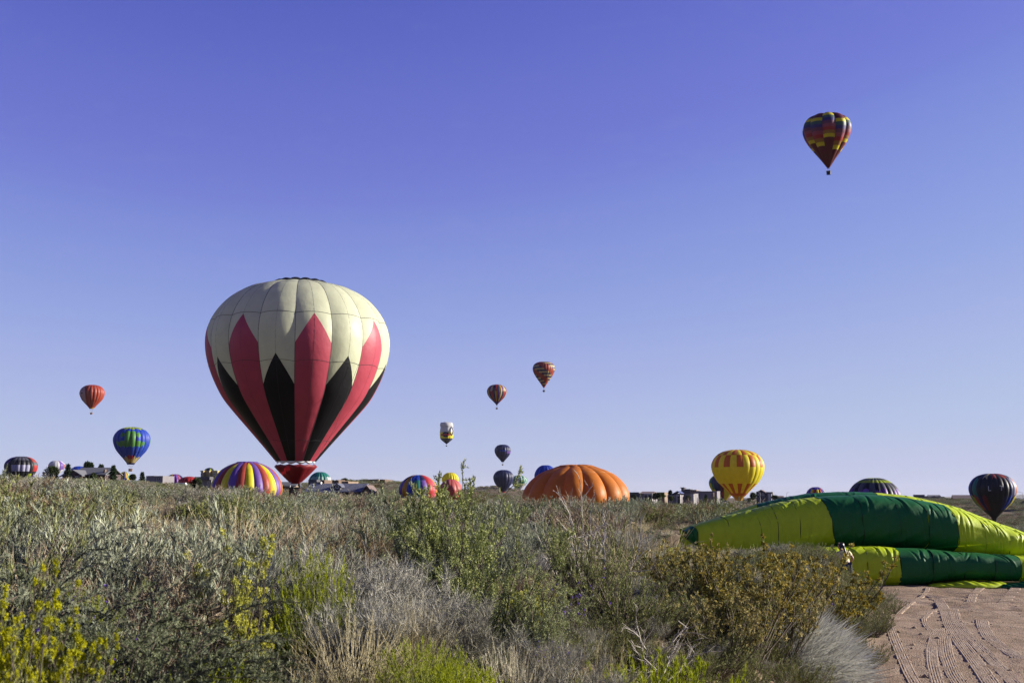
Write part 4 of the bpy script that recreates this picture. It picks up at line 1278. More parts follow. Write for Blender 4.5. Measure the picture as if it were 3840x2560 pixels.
Hh = {'a': (-.14, .225, 1.40, .105, .105), 'b': (-.14, .235, 1.475, .098, .10), 'c': (-.135, .24, 1.52, .05, .05), 'p0': (-.09, .12, 1.43, .045, .045), 'p1': (-.05, .055, 1.36, .042, .042), 'p2': (-.02, .01, 1.25, .036, .036), 'p3': (.0, -.015, 1.13, .014, .014)}
obj('hair', skin_mesh('hair', Hh, [('a', 'b'), ('b', 'c'), ('a', 'p0'), ('p0', 'p1'), ('p1', 'p2'), ('p2', 'p3')], M_hair), person)

# ------------------------------------------------------------------ houses and other things beyond the field
M_dwall = simple('dark_brown_wall', (0.075, 0.05, 0.05), 0.9, 0.2, 1.5)
M_metal = simple('grey_metal_roof', (0.13, 0.13, 0.14), 0.85, 0.08, 0.5)
M_adobe = simple('tan_adobe', (0.24, 0.175, 0.12), 0.95, 0.1, 0.6)
M_adobe2 = simple('brown_adobe', (0.15, 0.10, 0.07), 0.95, 0.1, 0.6)
M_yell = simple('yellow_stucco', (0.42, 0.33, 0.15), 0.95, 0.06, 0.6)
M_grey = simple('grey_stucco', (0.20, 0.185, 0.19), 0.95, 0.1, 0.6)
M_dgrey = simple('dark_grey_wall', (0.095, 0.09, 0.10), 0.95, 0.1, 0.6)
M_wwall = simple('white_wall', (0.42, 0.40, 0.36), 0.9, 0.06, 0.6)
M_shing = simple('blue_grey_shingle', (0.105, 0.11, 0.15), 0.9, 0.6, 2.6, 0.6, 6)
M_brownroof = simple('brown_roof', (0.16, 0.11, 0.095), 0.85, 0.15, 1.0)
M_blueroof = simple('blue_roof', (0.06, 0.08, 0.20), 0.6, 0.1, 1.0)
M_glass = simple('window_glass', (0.02, 0.025, 0.03), 0.15, 0.1)
M_wood = simple('porch_wood', (0.42, 0.27, 0.12), 0.8, 0.15)
M_trim = simple('white_trim', (0.7, 0.68, 0.64), 0.7, 0.05)
M_asph = simple('asphalt', (0.06, 0.06, 0.065), 0.9, 0.15, 0.3)

class House:
    """parts given by photo pixels at depth Y; local origin on the ground"""
    def __init__(s, name, label, px, Y, cat='house', group=None, rz=0.0):
        s.Y, s.k = Y, Y / F
        s.x0 = fx(px, Y)
        s.z0 = H(s.x0, Y) - 0.4
        s.root = empty(name, (s.x0, Y, s.z0), rz); tag(s.root, label, cat, group)
    def X(s, px): return fx(px, s.Y) - s.x0
    def Z(s, py): return fz(py, s.Y) - s.z0
    def box(s, name, a, b, t, bt, mat, d0=0.0, d1=8.0, parent=None):
        z0 = 0.0 if bt is None else s.Z(bt)
        return MB().box(s.X(a), s.X(b), d0, d1, z0, s.Z(t)).build(name, mat, parent or s.root)
    def roof_x(s, name, a, b, ridge, eave, mat, d0=-0.6, d1=8.6, over=0.0, parent=None, th=0.25):
        """ridge runs left-right"""
        zr, ze, m = s.Z(ridge), s.Z(eave), (d0 + d1) / 2
        return MB().prismx([(d0, ze), (m, zr), (d1, ze), (d1, ze - th), (m, zr - th), (d0, ze - th)], s.X(a) - over, s.X(b) + over).build(name, mat, parent or s.root)
    def roof_y(s, name, a, apex, b, top, eave, mat, d0=-0.5, d1=6, th=0.25, parent=None):
        """gable faces the camera"""
        return MB().prism([(s.X(a), s.Z(eave)), (s.X(apex), s.Z(top)), (s.X(b), s.Z(eave)), (s.X(b), s.Z(eave) - th), (s.X(apex), s.Z(top) - th), (s.X(a), s.Z(eave) - th)][::-1], d0, d1).build(name, mat, parent or s.root)
    def gable(s, name, a, apex, b, top, eave, bt, mat, d0, d1, parent=None):
        z0 = 0 if bt is None else s.Z(bt)
        return MB().prism([(s.X(a), z0), (s.X(b), z0), (s.X(b), s.Z(eave)), (s.X(apex), s.Z(top)), (s.X(a), s.Z(eave))], d0, d1).build(name, mat, parent or s.root)
    def window(s, a, b, t, bt, d0, mat=None, frame=True, parent=None):
        w = MB().box(s.X(a), s.X(b), d0 - 0.06, d0 + 0.02, s.Z(bt), s.Z(t)).build('window', mat or M_glass, parent or s.root)
        if frame:
            f = 0.1
            m = MB(); x0, x1, z0, z1 = s.X(a), s.X(b), s.Z(bt), s.Z(t)
            m.box(x0 - f, x0, d0 - .1, d0 + .02, z0, z1); m.box(x1, x1 + f, d0 - .1, d0 + .02, z0, z1)
            m.box(x0 - f, x1 + f, d0 - .102, d0 + .018, z1, z1 + f); m.box(x0 - f, x1 + f, d0 - .102, d0 + .018, z0 - f, z0)
            m.build('frame', M_trim, w)
        return w

h = House('ranch_house', 'dark brown house with grey metal gable roofs among conifers at left', 340, 350, rz=-0.15)
h.box('wall', 286, 414, 1779, None, M_dwall, 0, 9)
h.roof_x('roof', 283, 417, 1752.5, 1779, M_metal, -1.0, 10.0)
h.gable('end_wall', 286, 345, 414, 1758, 1779, 1779.2, M_dwall, 1.0, 8.0) if False else None
h.gable('front_wing', 284, 314, 347, 1766, 1782, None, M_dwall, -4.5, -0.3)
h.roof_y('wing_roof', 279, 314, 352, 1763, 1784, M_metal, -5.2, 2.0)
h.box('left_wing', 228, 285, 1783, None, M_dwall, 1.5, 9.5)
h.roof_x('left_wing_roof', 225, 289, 1760, 1784, M_metal, 0.5, 10.5)
ch = h.box('chimney', 400, 406, 1761, 1779, M_adobe2, 0.2, 1.2)
h.box('porch_roof', 352, 432, 1780, 1783, M_metal, -3.2, -0.2)
for px in (388, 400, 412, 428):
    h.box('porch_post', px, px + 1.6, 1783, None, M_wood, -3.1, -2.9)
h.box('porch_rail', 388, 430, 1793, 1795.5, M_wood, -3.15, -3.0)
for a, b in ((296, 304), (322, 332)): h.window(a, b, 1788, 1797, -4.5)
for a, b in ((360, 368), (376, 384)): h.window(a, b, 1785, 1794, 0.0)

h = House('adobe_house', 'yellow stucco flat-roofed building left of the striped dome', 785, 300, rz=-0.3)
h.box('upper_storey', 748, 819, 1765, 1788, M_yell, 1, 7)
h.box('parapet', 746, 765, 1764.6, 1767, M_yell, 0.8, 7.2)
h.box('pier', 762, 766, 1765, 1789, M_yell, 0.2, 1.0)
h.box('pier', 788, 792, 1765, 1789, M_yell, 0.2, 1.0)
h.box('roof_band', 742, 806, 1788.4, 1799, M_dgrey, -1.2, 8)
h.box('lower_wall', 745, 803, 1799.2, None, M_grey, 0, 8)
h.window(750, 755, 1775, 1782, 1.0); h.window(803, 808, 1775, 1782, 1.0); h.window(788, 793, 1806, 1822, 0.0, M_dgrey)

h = House('shingle_house', 'house with blue-grey shingled roof and small dormer right of the big balloon', 1275, 300, rz=-0.15)
h.box('wall', 1155, 1362, 1838, None, M_dgrey, 0, 9)
rf = h.roof_x('roof', 1146, 1370, 1812, 1842, M_shing, -1.2, 10.2)
d_ = h.gable('dormer', 1262, 1274, 1284, 1817, 1824, 1836, M_dgrey, -0.8, 3.0)
h.roof_y('dormer_roof', 1257, 1273, 1291, 1812.5, 1825, M_shing, -1.1, 3.6, 0.18, parent=d_)
h.window(1268, 1278, 1821, 1829, -0.8, parent=None)
h.roof_y('right_gable_roof', 1363, 1386, 1408, 1819, 1845, M_brownroof, -1.0, 5.5)
h.gable('right_gable', 1366, 1386, 1405, 1822, 1843, None, M_adobe2, -0.4, 5.0)
h.roof_x('porch_roof', 1185, 1270, 1838, 1850, M_shing, -4.2, -1.4)
h.box('garden_wall', 1172, 1195, 1843, None, M_adobe, -6, -5.5)
h.box('chimney', 1187, 1190, 1806, 1814, M_trim, 3.5, 4.5)

def adobe(px0, px1, t, Y, mat, label, extra=(), cat='house', name='adobe_house', wins=()):
    hh = House(name, label, (px0 + px1) / 2, Y, cat, rz=-0.32)
    hh.box('wall', px0, px1, t, None, mat, 0, 8)
    hh.box('parapet', px0 - 0.5, px1 + 0.5, t - 1.0, t + 0.6, mat, -0.15, 8.15)
    for (a, b, tt, m, d0) in extra: hh.box('block', a, b, tt, None, m, d0, d0 + 6)
    for (a, b, tt, bb) in wins: hh.window(a, b, tt, bb, 0.0, frame=False)
    return hh
adobe(1335, 1452, 1800, 520, M_adobe2, 'long brown adobe house on the low hill', [(1385, 1440, 1797.5, M_adobe2, 1.5), (1424, 1432, 1799, M_yell, -1.2)], wins=((1400, 1405, 1804, 1810), (1440, 1446, 1806, 1812)))
adobe(1160, 1195, 1800, 420, M_dgrey, 'dark flat-roofed block left of the teal balloon', [(1215, 1232, 1800, M_adobe2, -1)])
adobe(1250, 1276, 1803, 410, M_adobe2, 'brown flat-roofed block above the shingled roof', [(1262, 1268, 1799.5, M_adobe2, 0.5)], wins=((1256, 1259, 1806, 1809),))
adobe(1284, 1312, 1806, 400, M_adobe, 'pale adobe block right of the brown flat-roofed one', wins=((1290, 1294, 1808, 1811), (1302, 1306, 1808, 1811)))
hh = House('hip_roof_house', 'dark roofed house partly hidden behind the red balloon skirt', 1080, 330)
hh.box('wall', 1058, 1108, 1818, None, M_adobe, 0, 8); hh.roof_x('roof', 1052, 1118, 1806, 1822, M_dgrey, -1, 9)
adobe(552, 625, 1786, 480, M_grey, 'long grey flat-roofed building left of the purple dome', [(552, 580, 1784, M_grey, 1)], wins=((590, 594, 1792, 1799), (600, 603, 1792, 1799), (608, 612, 1792, 1799)), name='flat_roof_building')
# cluster right of the orange dome
adobe(2357, 2391, 1846, 430, M_dgrey, 'dark low house just right of the orange dome')
hh = House('arched_house', 'tan house with pale arched entrance right of the orange dome', 2420, 425, rz=-0.3)
hh.box('wall', 2391, 2446, 1850, None, M_grey, 0, 8); hh.roof_x('roof', 2396, 2446, 1842, 1850, M_brownroof, -0.8, 8.8)
en = hh.box('entrance', 2413, 2444, 1849.5, None, M_wwall, -1.5, -0.1)
for a, b in ((2415, 2425), (2429, 2440)): hh.box('arch_opening', a, b, 1855, None, M_glass, -1.56, -1.45, en)
adobe(2447, 2487, 1846, 480, M_adobe, 'beige low house behind the arched entrance')
hh = House('portal_house', 'grey house with white portal in the middle of the skyline cluster', 2525, 410, rz=-0.3)
hh.box('wall', 2498, 2549, 1855, None, M_grey, 0, 8); pt = hh.box('portal', 2533, 2548, 1854, None, M_wwall, -1.4, -0.1); hh.box('opening', 2537, 2545, 1860, None, M_glass, -1.46, -1.36, pt)
hh = House('blue_roof_house', 'house with blue gable roof below the small tower', 2533, 450, rz=-0.3)
hh.box('wall', 2514, 2552, 1850, None, M_dgrey, 0, 8); hh.roof_y('roof', 2511, 2536, 2556, 1840, 1854, M_blueroof, -1, 8)
hh = House('tower_house', 'dark stepped house with a square tower, tallest on the skyline', 2575, 470, rz=-0.3)
hh.box('tower', 2549, 2559, 1830, None, M_dgrey, 0, 4); hh.box('tower_roof', 2546, 2562, 1827, 1829.8, M_dgrey, -0.8, 4.8)
hh.box('wall', 2559.5, 2582, 1833, None, M_dgrey, 1, 8); hh.box('terrace', 2582.2, 2605, 1836, None, M_adobe, 0.5, 7); hh.box('terrace', 2606, 2616, 1840, None, M_dgrey, 1, 7)
for a in (2586, 2593, 2600): hh.window(a, a + 3, 1839, 1843, 0.5, frame=False)
adobe(2551, 2599, 1851, 415, M_grey, 'grey flat-roofed house with a white arched door', [(2586, 2598, 1852, M_wwall, -1.5)], wins=((2566, 2570, 1858, 1864),))
adobe(2600, 2682, 1842, 440, M_grey, 'big grey windowless wall building left of the yellow balloon', wins=((2612, 2616, 1852, 1858), (2638, 2642, 1852, 1858), (2662, 2666, 1852, 1858)))
hh = House('gable_house', 'dark gabled house on the skyline right of the yellow balloon', 2850, 520, rz=-0.3)
hh.gable('wall', 2828, 2846, 2862, 1838, 1846, None, M_dgrey, 0, 8); hh.roof_y('roof', 2826, 2846, 2864, 1835.5, 1846, M_brownroof, -0.6, 8.6)
hh.box('side_wing', 2862.5, 2888, 1844, None, M_grey, 1, 8); hh.box('bay', 2872, 2884, 1851, None, M_wwall, -0.8, 0.9); hh.window(2836, 2841, 1850, 1856, 0); hh.window(2850, 2855, 1850, 1856, 0)
hh = House('low_house', 'small low house right of the dark gabled one', 2916, 560, rz=-0.3)
hh.box('wall', 2906, 2926, 1862, None, M_grey, 0, 7); hh.roof_x('roof', 2904, 2928, 1858, 1863, M_brownroof, -0.6, 7.6)
# far right
hh = House('box_house', 'dark boxy house on the skyline right of the purple dome', 3433, 720, rz=-0.3)
hh.box('wall', 3414, 3452, 1856, None, M_dgrey, 0, 9); hh.box('parapet', 3413.5, 3452.5, 1854, 1856.2, M_dgrey, -.2, 9.2); hh.box('annex', 3452.6, 3466, 1859, None, M_adobe, 1, 8)
hh = House('white_gable_house', 'pale two-storey house with sunlit white end wall on the skyline', 3490, 700, rz=-0.3)
hh.box('wall', 3467, 3508, 1862, None, M_grey, 0, 8); hh.roof_x('roof', 3466, 3511, 1855, 1862.5, M_dgrey, -0.8, 8.8); hh.box('end_wall', 3508.2, 3513, 1858, None, M_wwall, 0.5, 7.5)  # end wall in the paler material: its sunlight is put into the colour
hh.roof_y('front_gable', 3482, 3490, 3498, 1858, 1866, M_dgrey, -1.2, 3)
for a in (3474, 3486, 3500): hh.window(a, a + 4, 1865, 1870, 0.0, frame=False)
hh = House('hip_house', 'wide house with brown hipped roof left of the lettered balloon', 3610, 640, rz=-0.3)
hh.box('wall', 3565, 3662, 1867, None, M_adobe, 0, 10); hh.roof_x('roof', 3560, 3666, 1855, 1868, M_brownroof, -1.2, 11.2); hh.box('garage_wing', 3530, 3566, 1868, None, M_dgrey, 0.5, 9)
for a in (3600, 3614, 3630, 3645): hh.window(a, a + 6, 1869, 1873, 0.0)
b = House('garden_wall', 'long dark wall below the far right houses', 3600, 600, 'wall')
b.box('wall', 3500, 3662, 1873, None, M_dgrey, -0.2, 0.2)
b = House('garden_wall', 'low dark wall on the slope under the lettered balloon', 3770, 470, 'wall')
b.box('wall', 3700, 3835, 1909, None, M_dgrey, -0.2, 0.2)

# conifers near the left house, other trees
def blades(r_, base, dirs, L, w, bend=0.0):
    """triangular blades: base (n,3), dirs (n,3)"""
    n = len(base)
    rv = r_.standard_normal((n, 3))
    sd = np.cross(dirs, rv); sd /= np.linalg.norm(sd, axis=1)[:, None] + 1e-9
    L = np.broadcast_to(np.asarray(L), (n,)); w = np.broadcast_to(np.asarray(w), (n,))
    a = base - sd * w[:, None] / 2; b = base + sd * w[:, None] / 2; c = base + dirs * L[:, None]
    V = np.stack([a, b, c], 1).reshape(-1, 3)
    return V, np.arange(3 * n).reshape(n, 3)
def norm(a): return a / (np.linalg.norm(a, axis=-1, keepdims=True) + 1e-9)
M_bark = simple('bark', (0.10, 0.075, 0.055), 0.95, 0.25, 10, 0.5)
M_conif = leafy('conifer_needles', [(0.02, 0.045, 0.018), (0.04, 0.075, 0.028), (0.06, 0.095, 0.035)], 0.1)
M_broad = leafy('broad_leaves', [(0.03, 0.05, 0.02), (0.06, 0.085, 0.03), (0.10, 0.12, 0.05)], 0.2)
def tree(name, label, px, top, base, width, Y, conifer=True, seed=0, group=None):
    r_ = np.random.default_rng(100 + seed)
    x = fx(px, Y); z0 = min(H(x, Y), fz(base, Y)); hgt = fz(top, Y) - z0; wd = width / F * Y / 2
    root = empty(name, (x, Y, z0)); tag(root, label, 'tree', group)
    MB().tube((0, 0, -0.3), (0.1, 0, hgt * 0.92), 0.035 * hgt, 0.008 * hgt, 7).build('trunk', M_bark, root)
    n = 1500
    t = r_.random(n) ** 0.8
    vis = (fz(top, Y) - fz(base, Y)) / hgt
    lo = max(0.12, 1 - vis)
    zz = hgt * (lo + (1 - lo) * t)
    env = wd * ((1 - t) ** 0.75 * (0.75 + 0.25 * np.sin(t * 26)) if conifer else np.sqrt(np.clip(1 - (2 * t - 1) ** 2, 0, 1)) * 0.95 + 0.05) + 0.05
    az = r_.uniform(0, 6.283, n); lob = 1 + 0.28 * np.sin(az * 3 + seed + zz * 0.7) + 0.15 * np.sin(az * 7 + zz * 2)
    rr = env * lob * np.sqrt(r_.random(n))
    p = np.stack([rr * np.cos(az), rr * np.sin(az), zz], -1)
    d = norm(np.stack([np.cos(az), np.sin(az), np.full(n, 0.15 if conifer else 0.5)], -1) + 0.6 * r_.standard_normal((n, 3)))
    V, Tf = blades(r_, p, d, 0.13 * hgt * (0.6 + 0.6 * r_.random(n)), 0.055 * hgt)
    obj('crown', np_mesh('crown', V, [Tf], M_conif if conifer else M_broad, attr={'rnd': np.repeat(r_.random(n), 3)}), root)
    return root
tree('conifer', 'tallest dark conifer in front of the dark house', 265, 1744, 1808, 28, 330, True, 1)
tree('leafy_tree', 'bushy tree at the left end of the dark house', 206, 1752, 1806, 52, 330, False, 2)
tree('conifer', 'full conifer at the right end of the dark house porch', 434, 1749, 1806, 34, 330, True, 3)
tree('conifer', 'left of two conifer tops behind the dark house roof', 336, 1737, 1760, 18, 400, True, 4)
tree('conifer', 'right of two conifer tops behind the dark house roof', 348, 1740, 1760, 18, 402, True, 5)
tree('conifer', 'single conifer top behind the chimney', 388, 1747, 1770, 15, 400, True, 6)
tree('conifer', 'small lone conifer on the slope right of the house', 543, 1772, 1812, 24, 320, True, 7)
tree('leafy_tree', 'tiny bush-like tree between porch and lone conifer', 508, 1780, 1802, 20, 330, False, 8)
tree('leafy_tree', 'green bush before the yellow stucco building', 748, 1796, 1834, 30, 210, False, 9)
tree('leafy_tree', 'dark tree mass in the skyline cluster', 2470, 1849, 1868, 34, 400, False, 10)
tree('leafy_tree', 'pointed green tree behind the blue roof', 2508, 1840, 1862, 16, 470, True, 11)
tree('leafy_tree', 'green bush right of the yellow balloon', 2815, 1848, 1872, 18, 500, False, 12)
tree('leafy_tree', 'low tree before the dark house next to the orange dome', 2372, 1854, 1872, 16, 410, False, 21)
tree('leafy_tree', 'round tree at the right of the arched entrance', 2452, 1850, 1872, 14, 405, False, 22)
tree('leafy_tree', 'bush before the portal house', 2512, 1860, 1876, 18, 395, False, 23)
tree('leafy_tree', 'small tree before the grey arched-door house', 2575, 1859, 1875, 14, 395, False, 24)
tree('leafy_tree', 'slim tree before the big grey wall', 2640, 1856, 1874, 12, 420, True, 25)
tree('leafy_tree', 'dark bush right of the dark gabled house', 2896, 1858, 1872, 20, 500, False, 26)
tree('leafy_tree', 'wide dark bush row below the far right houses', 3545, 1868, 1880, 40, 590, False, 27)
tree('leafy_tree', 'bare grey tree above the pale adobe block', 1297, 1796, 1810, 18, 440, False, 13)
tree('leafy_tree', 'dark tree left of the long hill house', 1320, 1803, 1818, 22, 480, False, 14)
tree('leafy_tree', 'round dark tree beside the far road', 3818, 1873, 1890, 18, 700, False, 15)
tree('leafy_tree', 'dark low tree in front of the dark house wing', 362, 1775, 1806, 20, 340, False, 16)

# more small trees and roofs strung along the far skyline
r_s = np.random.default_rng(41)
for i, px in enumerate([1470, 1500, 1745, 1775, 1800, 2690, 2705, 2800, 2935, 2960, 2985, 3385, 3402, 3520, 640, 590, 1030, 1045]):
    Yt = 600 + 200 * r_s.random()
    zt_ = H(fx(px, Yt), Yt); pyb = HOR - (zt_ - 3) / Yt * F
    tree('distant_tree', 'tiny dark tree on the far skyline', px + 6 * r_s.random(), pyb - 10 - 9 * r_s.random(), pyb, 13 + 12 * r_s.random(), Yt, bool(i % 3 == 0), 60 + i, 'tiny trees on the far skyline')
for i, (px, w_, h_) in enumerate(((1488, 26, 9), (1735, 30, 10), (1812, 22, 8), (2700, 34, 12), (2790, 24, 12), (2950, 28, 8), (3396, 24, 9), (1045, 30, 9))):
    Yt = 640 + 30 * i
    hh = House('distant_house', 'tiny low house on the far skyline', px, Yt, 'house', 'tiny houses on the far skyline', rz=-0.25)
    zt_ = H(fx(px, Yt), Yt); pyb = HOR - (zt_ - 3) / Yt * F
    hh.box('wall', px - w_ / 2, px + w_ / 2, pyb - h_ * 0.65, None, (M_grey, M_adobe, M_dgrey)[i % 3], 0, 7)
    hh.roof_x('roof', px - w_ / 2 - 1, px + w_ / 2 + 1, pyb - h_, pyb - h_ * 0.62, (M_dgrey, M_brownroof)[i % 2], -0.6, 7.6)

# camper van and truck among the balloons
def camper(px, py, Y, L, label, stripe=True):
    x = fx(px, Y); z = H(x, Y)
    root = empty('camper_van', (x, Y, z)); tag(root, label, 'van')
    MB().prism([(-L / 2, 0.5), (L / 2, 0.5), (L / 2, 1.5), (L / 2 - 0.5, 1.9), (L / 2 - 0.9, 3.0), (-L / 2, 3.0)], -1.1, 1.1).build('body', M_trim, root)
    if stripe: MB().box(-L / 2 + .2, L / 2 - .6, -1.13, -1.08, 1.35, 1.65).build('stripe', simple('orange_stripe', (0.6, 0.12, 0.03), 0.5), root)
    for a in (-L / 2 + 0.6, -L / 2 + 2.2): MB().box(a, a + 1.1, -1.12, -1.06, 1.9, 2.5).build('window', M_glass, root)
    MB().prism([(L / 2 - 1.0, 1.9), (L / 2 - 0.55, 1.9), (L / 2 - 0.88, 2.6), (L / 2 - 1.0, 2.6)], -1.12, -1.06).build('cab_window', M_glass, root)
    for a in (-L / 2 + 1.1, L / 2 - 1.1):
        w = MB(); n = 14
        pts = [(a + 0.45 * math.cos(2 * math.pi * i / n), 0.45 + 0.45 * math.sin(2 * math.pi * i / n)) for i in range(n)]
        w.prism(pts, -1.16, -0.85).build('wheel', M_dark, root)
camper(692, 1829, 500, 5.2, 'white camper van with orange stripe in front of the low red balloon')
# far road with two cars and lamp posts
V = [(fx(3792, 900), 900, fz(1883, 900)), (fx(3822, 900), 900, fz(1883, 900)), (fx(4150, 330), 330, fz(1950, 330)), (fx(3905, 330), 330, fz(1950, 330)), (fx(4500, 200), 200, -4.6), (fx(4150, 200), 200, -4.6)]
rows = 24
vv, ff = [], []
for j in range(rows + 1):
    Yr = 900 - (900 - 200) * j / rows
    xl = np.interp(Yr, [200, 330, 900], [fx(4150, 200), fx(3905, 330), fx(3792, 900)]); xr = np.interp(Yr, [200, 330, 900], [fx(4500, 200), fx(4150, 330), fx(3822, 900)])
    zz = max(H(xl, Yr), H(xr, Yr), H((xl + xr) / 2, Yr)) + 0.15
    vv += [(xl, Yr, zz), (xr, Yr, zz), (xl, Yr, zz - 1.5), (xr, Yr, zz - 1.5)]
for j in range(rows):
    a, b_ = 4 * j, 4 * j + 4
    ff += [(a, b_, b_ + 1, a + 1), (a, a + 2, b_ + 2, b_), (a + 1, b_ + 1, b_ + 3, a + 3)]
me = bpy.data.meshes.new('road'); me.from_pydata(vv, [], ff); me.materials.append(M_asph)
rd = obj('road', me); tag(rd, 'grey paved road at the far right edge', kind='structure')
M_cwhite = simple('white_car_paint', (0.6, 0.6, 0.62), 0.3, 0.03)
M_cdark = simple('dark_car_paint', (0.03, 0.03, 0.035), 0.3, 0.03)
def car(px, Y, mat, label):
    xl = np.interp(Y, [200, 330, 900], [fx(4150, 200), fx(3905, 330), fx(3792, 900)]); xr = np.interp(Y, [200, 330, 900], [fx(4500, 200), fx(4150, 330), fx(3822, 900)])
    x = fx(px, Y)
    jj = (900 - Y) / (700 / rows); j0 = int(jj); zz = vv[4 * j0][2] * (1 - (jj - j0)) + vv[4 * (j0 + 1)][2] * (jj - j0)
    root = empty('car', (x, Y, zz), 0.15); tag(root, label, 'car', 'cars on the far road')
    MB().prismx([(-2.2, .3), (2.2, .3), (2.2, .8), (1.2, .95), (.7, 1.45), (-1.2, 1.45), (-2.0, .95), (-2.2, .85)], -.9, .9).build('body', mat, root)
    MB().prismx([(-1.75, 1.0), (-1.25, 1.4), (-1.22, 1.4), (-1.72, 1.0)], -.75, .75).build('windscreen', M_glass, root, loc=(0, -.05, .02))
    for sx in (-1, 1):
        for yy in (-1.35, 1.35):
            n = 12
            MB().prismx([(yy + .33 * math.cos(2 * math.pi * i / n), .33 + .33 * math.sin(2 * math.pi * i / n)) for i in range(n)], sx * .92 - .1, sx * .92 + .1).build('wheel', M_dark, root)
car(3806, 640, M_cwhite, 'white car farther along the far road')
car(3826, 540, M_cdark, 'dark car nearer on the far road')
M_pole = simple('grey_pole', (0.35, 0.35, 0.36), 0.5, 0.05)
def lamp(px, top, base, Y, arm, label):
    x = fx(px, Y); z0 = min(H(x, Y), fz(base, Y)); hgt = fz(top, Y) - z0
    root = empty('street_lamp', (x, Y, z0)); tag(root, label, 'street lamp', 'street lamps')
    r = 0.0001 * Y + 0.03
    MB().tube((0, 0, 0), (0, 0, hgt), r * 1.3, r, 8).build('pole', M_pole, root)
    MB().tube((0, 0, hgt), (arm, 0, hgt + 0.35), r * 0.8, n=6).build('arm', M_pole, root)
    MB().box(arm - 0.45, arm + 0.25, -0.15, 0.15, hgt + 0.28, hgt + 0.42).build('lamp_head', M_pole, root)
lamp(2842, 1846, 1870, 480, -1.2, 'short street lamp in front of the dark gabled house')
lamp(2941, 1848, 1868, 600, 0.8, 'lone street lamp left of the deflated balloon ridge')
lamp(3818, 1846, 1890, 620, -2.5, 'tall street lamp right of the lettered balloon')
lamp(3832, 1866, 1905, 480, 2.0, 'shorter street lamp nearest the right edge')
po = House('wooden_post', 'pale wooden post standing in the brush left of the yellow balloon', 2667, 120, 'post')
po.root.location.z += 0.3
MB().tube((0, 0, 0), (0.02, 0, fz(1846, 120) - po.z0 - 0.3), 0.14, 0.12, 8).build('shaft', M_adobe, po.root)

# far mountain ridge at the right edge
mx = np.linspace(3300, 7000, 160)
Ym = 12000.0
ridge = 8 + 45 * np.clip((mx - 3700) / 400, 0, 1) ** 0.8 + 5 * np.sin(mx * 0.03) + 4 * np.sin(mx * 0.071 + 1) + 3 * np.sin(mx * .19)
ridge = np.where(mx < 3700, 10 + 4 * np.sin(mx * 0.05), ridge)
V, Fc = [], []
for i, p in enumerate(mx):
    x = fx(p, Ym)
    V += [(x, Ym - 900, -20), (x, Ym - 300, ridge[i] * 0.55), (x, Ym, ridge[i]), (x, Ym + 900, -20)]
for i in range(len(mx) - 1):
    for j in range(3): Fc.append((4 * i + j, 4 * i + 4 + j, 4 * i + 5 + j, 4 * i + 1 + j))
me = bpy.data.meshes.new('mountain'); me.from_pydata(V, [], Fc); me.materials.append(simple('mountain_rock', (0.16, 0.14, 0.12), 0.95, 0.2, 0.003))
for p in me.polygons: p.use_smooth = True
mo = obj('mountain', me); tag(mo, 'low blue mountain ridge on the far right horizon', kind='structure')

# thin haze over the whole field
hz = MB().box(-9000, 9000, -60, 14000, -30, 165).build('haze', new_mat('haze_air')[0])
_m = bpy.data.materials['haze_air']
_n, _l = _m.node_tree.nodes, _m.node_tree.links
_o = [q for q in _n if q.type == 'OUTPUT_MATERIAL'][0]
_v = _n.new('ShaderNodeVolumePrincipled')
_v.inputs['Color'].default_value = (0.86, 0.9, 1.0, 1)
_v.inputs['Density'].default_value = 0.000013
_l.new(_v.outputs[0], _o.inputs['Volume'])
tag(hz, 'thin pale haze over the far field', kind='stuff')

# ------------------------------------------------------------------ desert plants
def prism_paths(P, R):
    """P (n,k,3) centre lines, R (n,k) radii -> three-sided tubes"""
    n, k, _ = P.shape
    T = norm(np.gradient(P, axis=1))
    ref = np.array([0.37, 0.61, 0.7]) + 0 * T
    A = norm(np.cross(T, ref)); B = np.cross(T, A)
    V = []
    for j in range(3):
        t = 2 * math.pi * j / 3
        V.append(P + (A * math.cos(t) + B * math.sin(t)) * R[..., None])
    V = np.stack(V, 2)                       # n,k,3,3
    idx = np.arange(n * k * 3).reshape(n, k, 3)
    Q = []
    for j in range(3):
        j2 = (j + 1) % 3
        Q.append(np.stack([idx[:, :-1, j], idx[:, :-1, j2], idx[:, 1:, j2], idx[:, 1:, j]], -1).reshape(-1, 4))
    return V.reshape(-1, 3), np.vstack(Q)

def stems(r_, n, Ht, tmax, up=0.25, seg=6, base=0.06, lo=0.65, lean=(0, 0), wob=0.06, az=None, tmin=0.0):
    az = r_.uniform(0, 2 * math.pi, n) if az is None else az
    tl = tmin + (tmax - tmin) * np.sqrt(r_.random(n))
    d = np.stack([np.sin(tl) * np.cos(az), np.sin(tl) * np.sin(az), np.cos(tl)], -1)
    L = Ht * (lo + (1 - lo) * r_.random(n))
    t = np.linspace(0, 1, seg + 1)[None, :, None]
    b = np.stack([r_.normal(0, base, n), r_.normal(0, base, n), np.full(n, -0.05)], -1)[:, None]
    P = b + d[:, None] * L[:, None, None] * t
    P[..., 2] += (up * L[:, None] * t[..., 0] ** 2 * np.sin(tl)[:, None])
    P[..., 0] += lean[0] * Ht * t[..., 0] ** 2; P[..., 1] += lean[1] * Ht * t[..., 0] ** 2
    w = np.cumsum(r_.normal(0, wob, (n, seg + 1, 3)), axis=1) * L[:, None, None] * 0.35
    return P + w * t

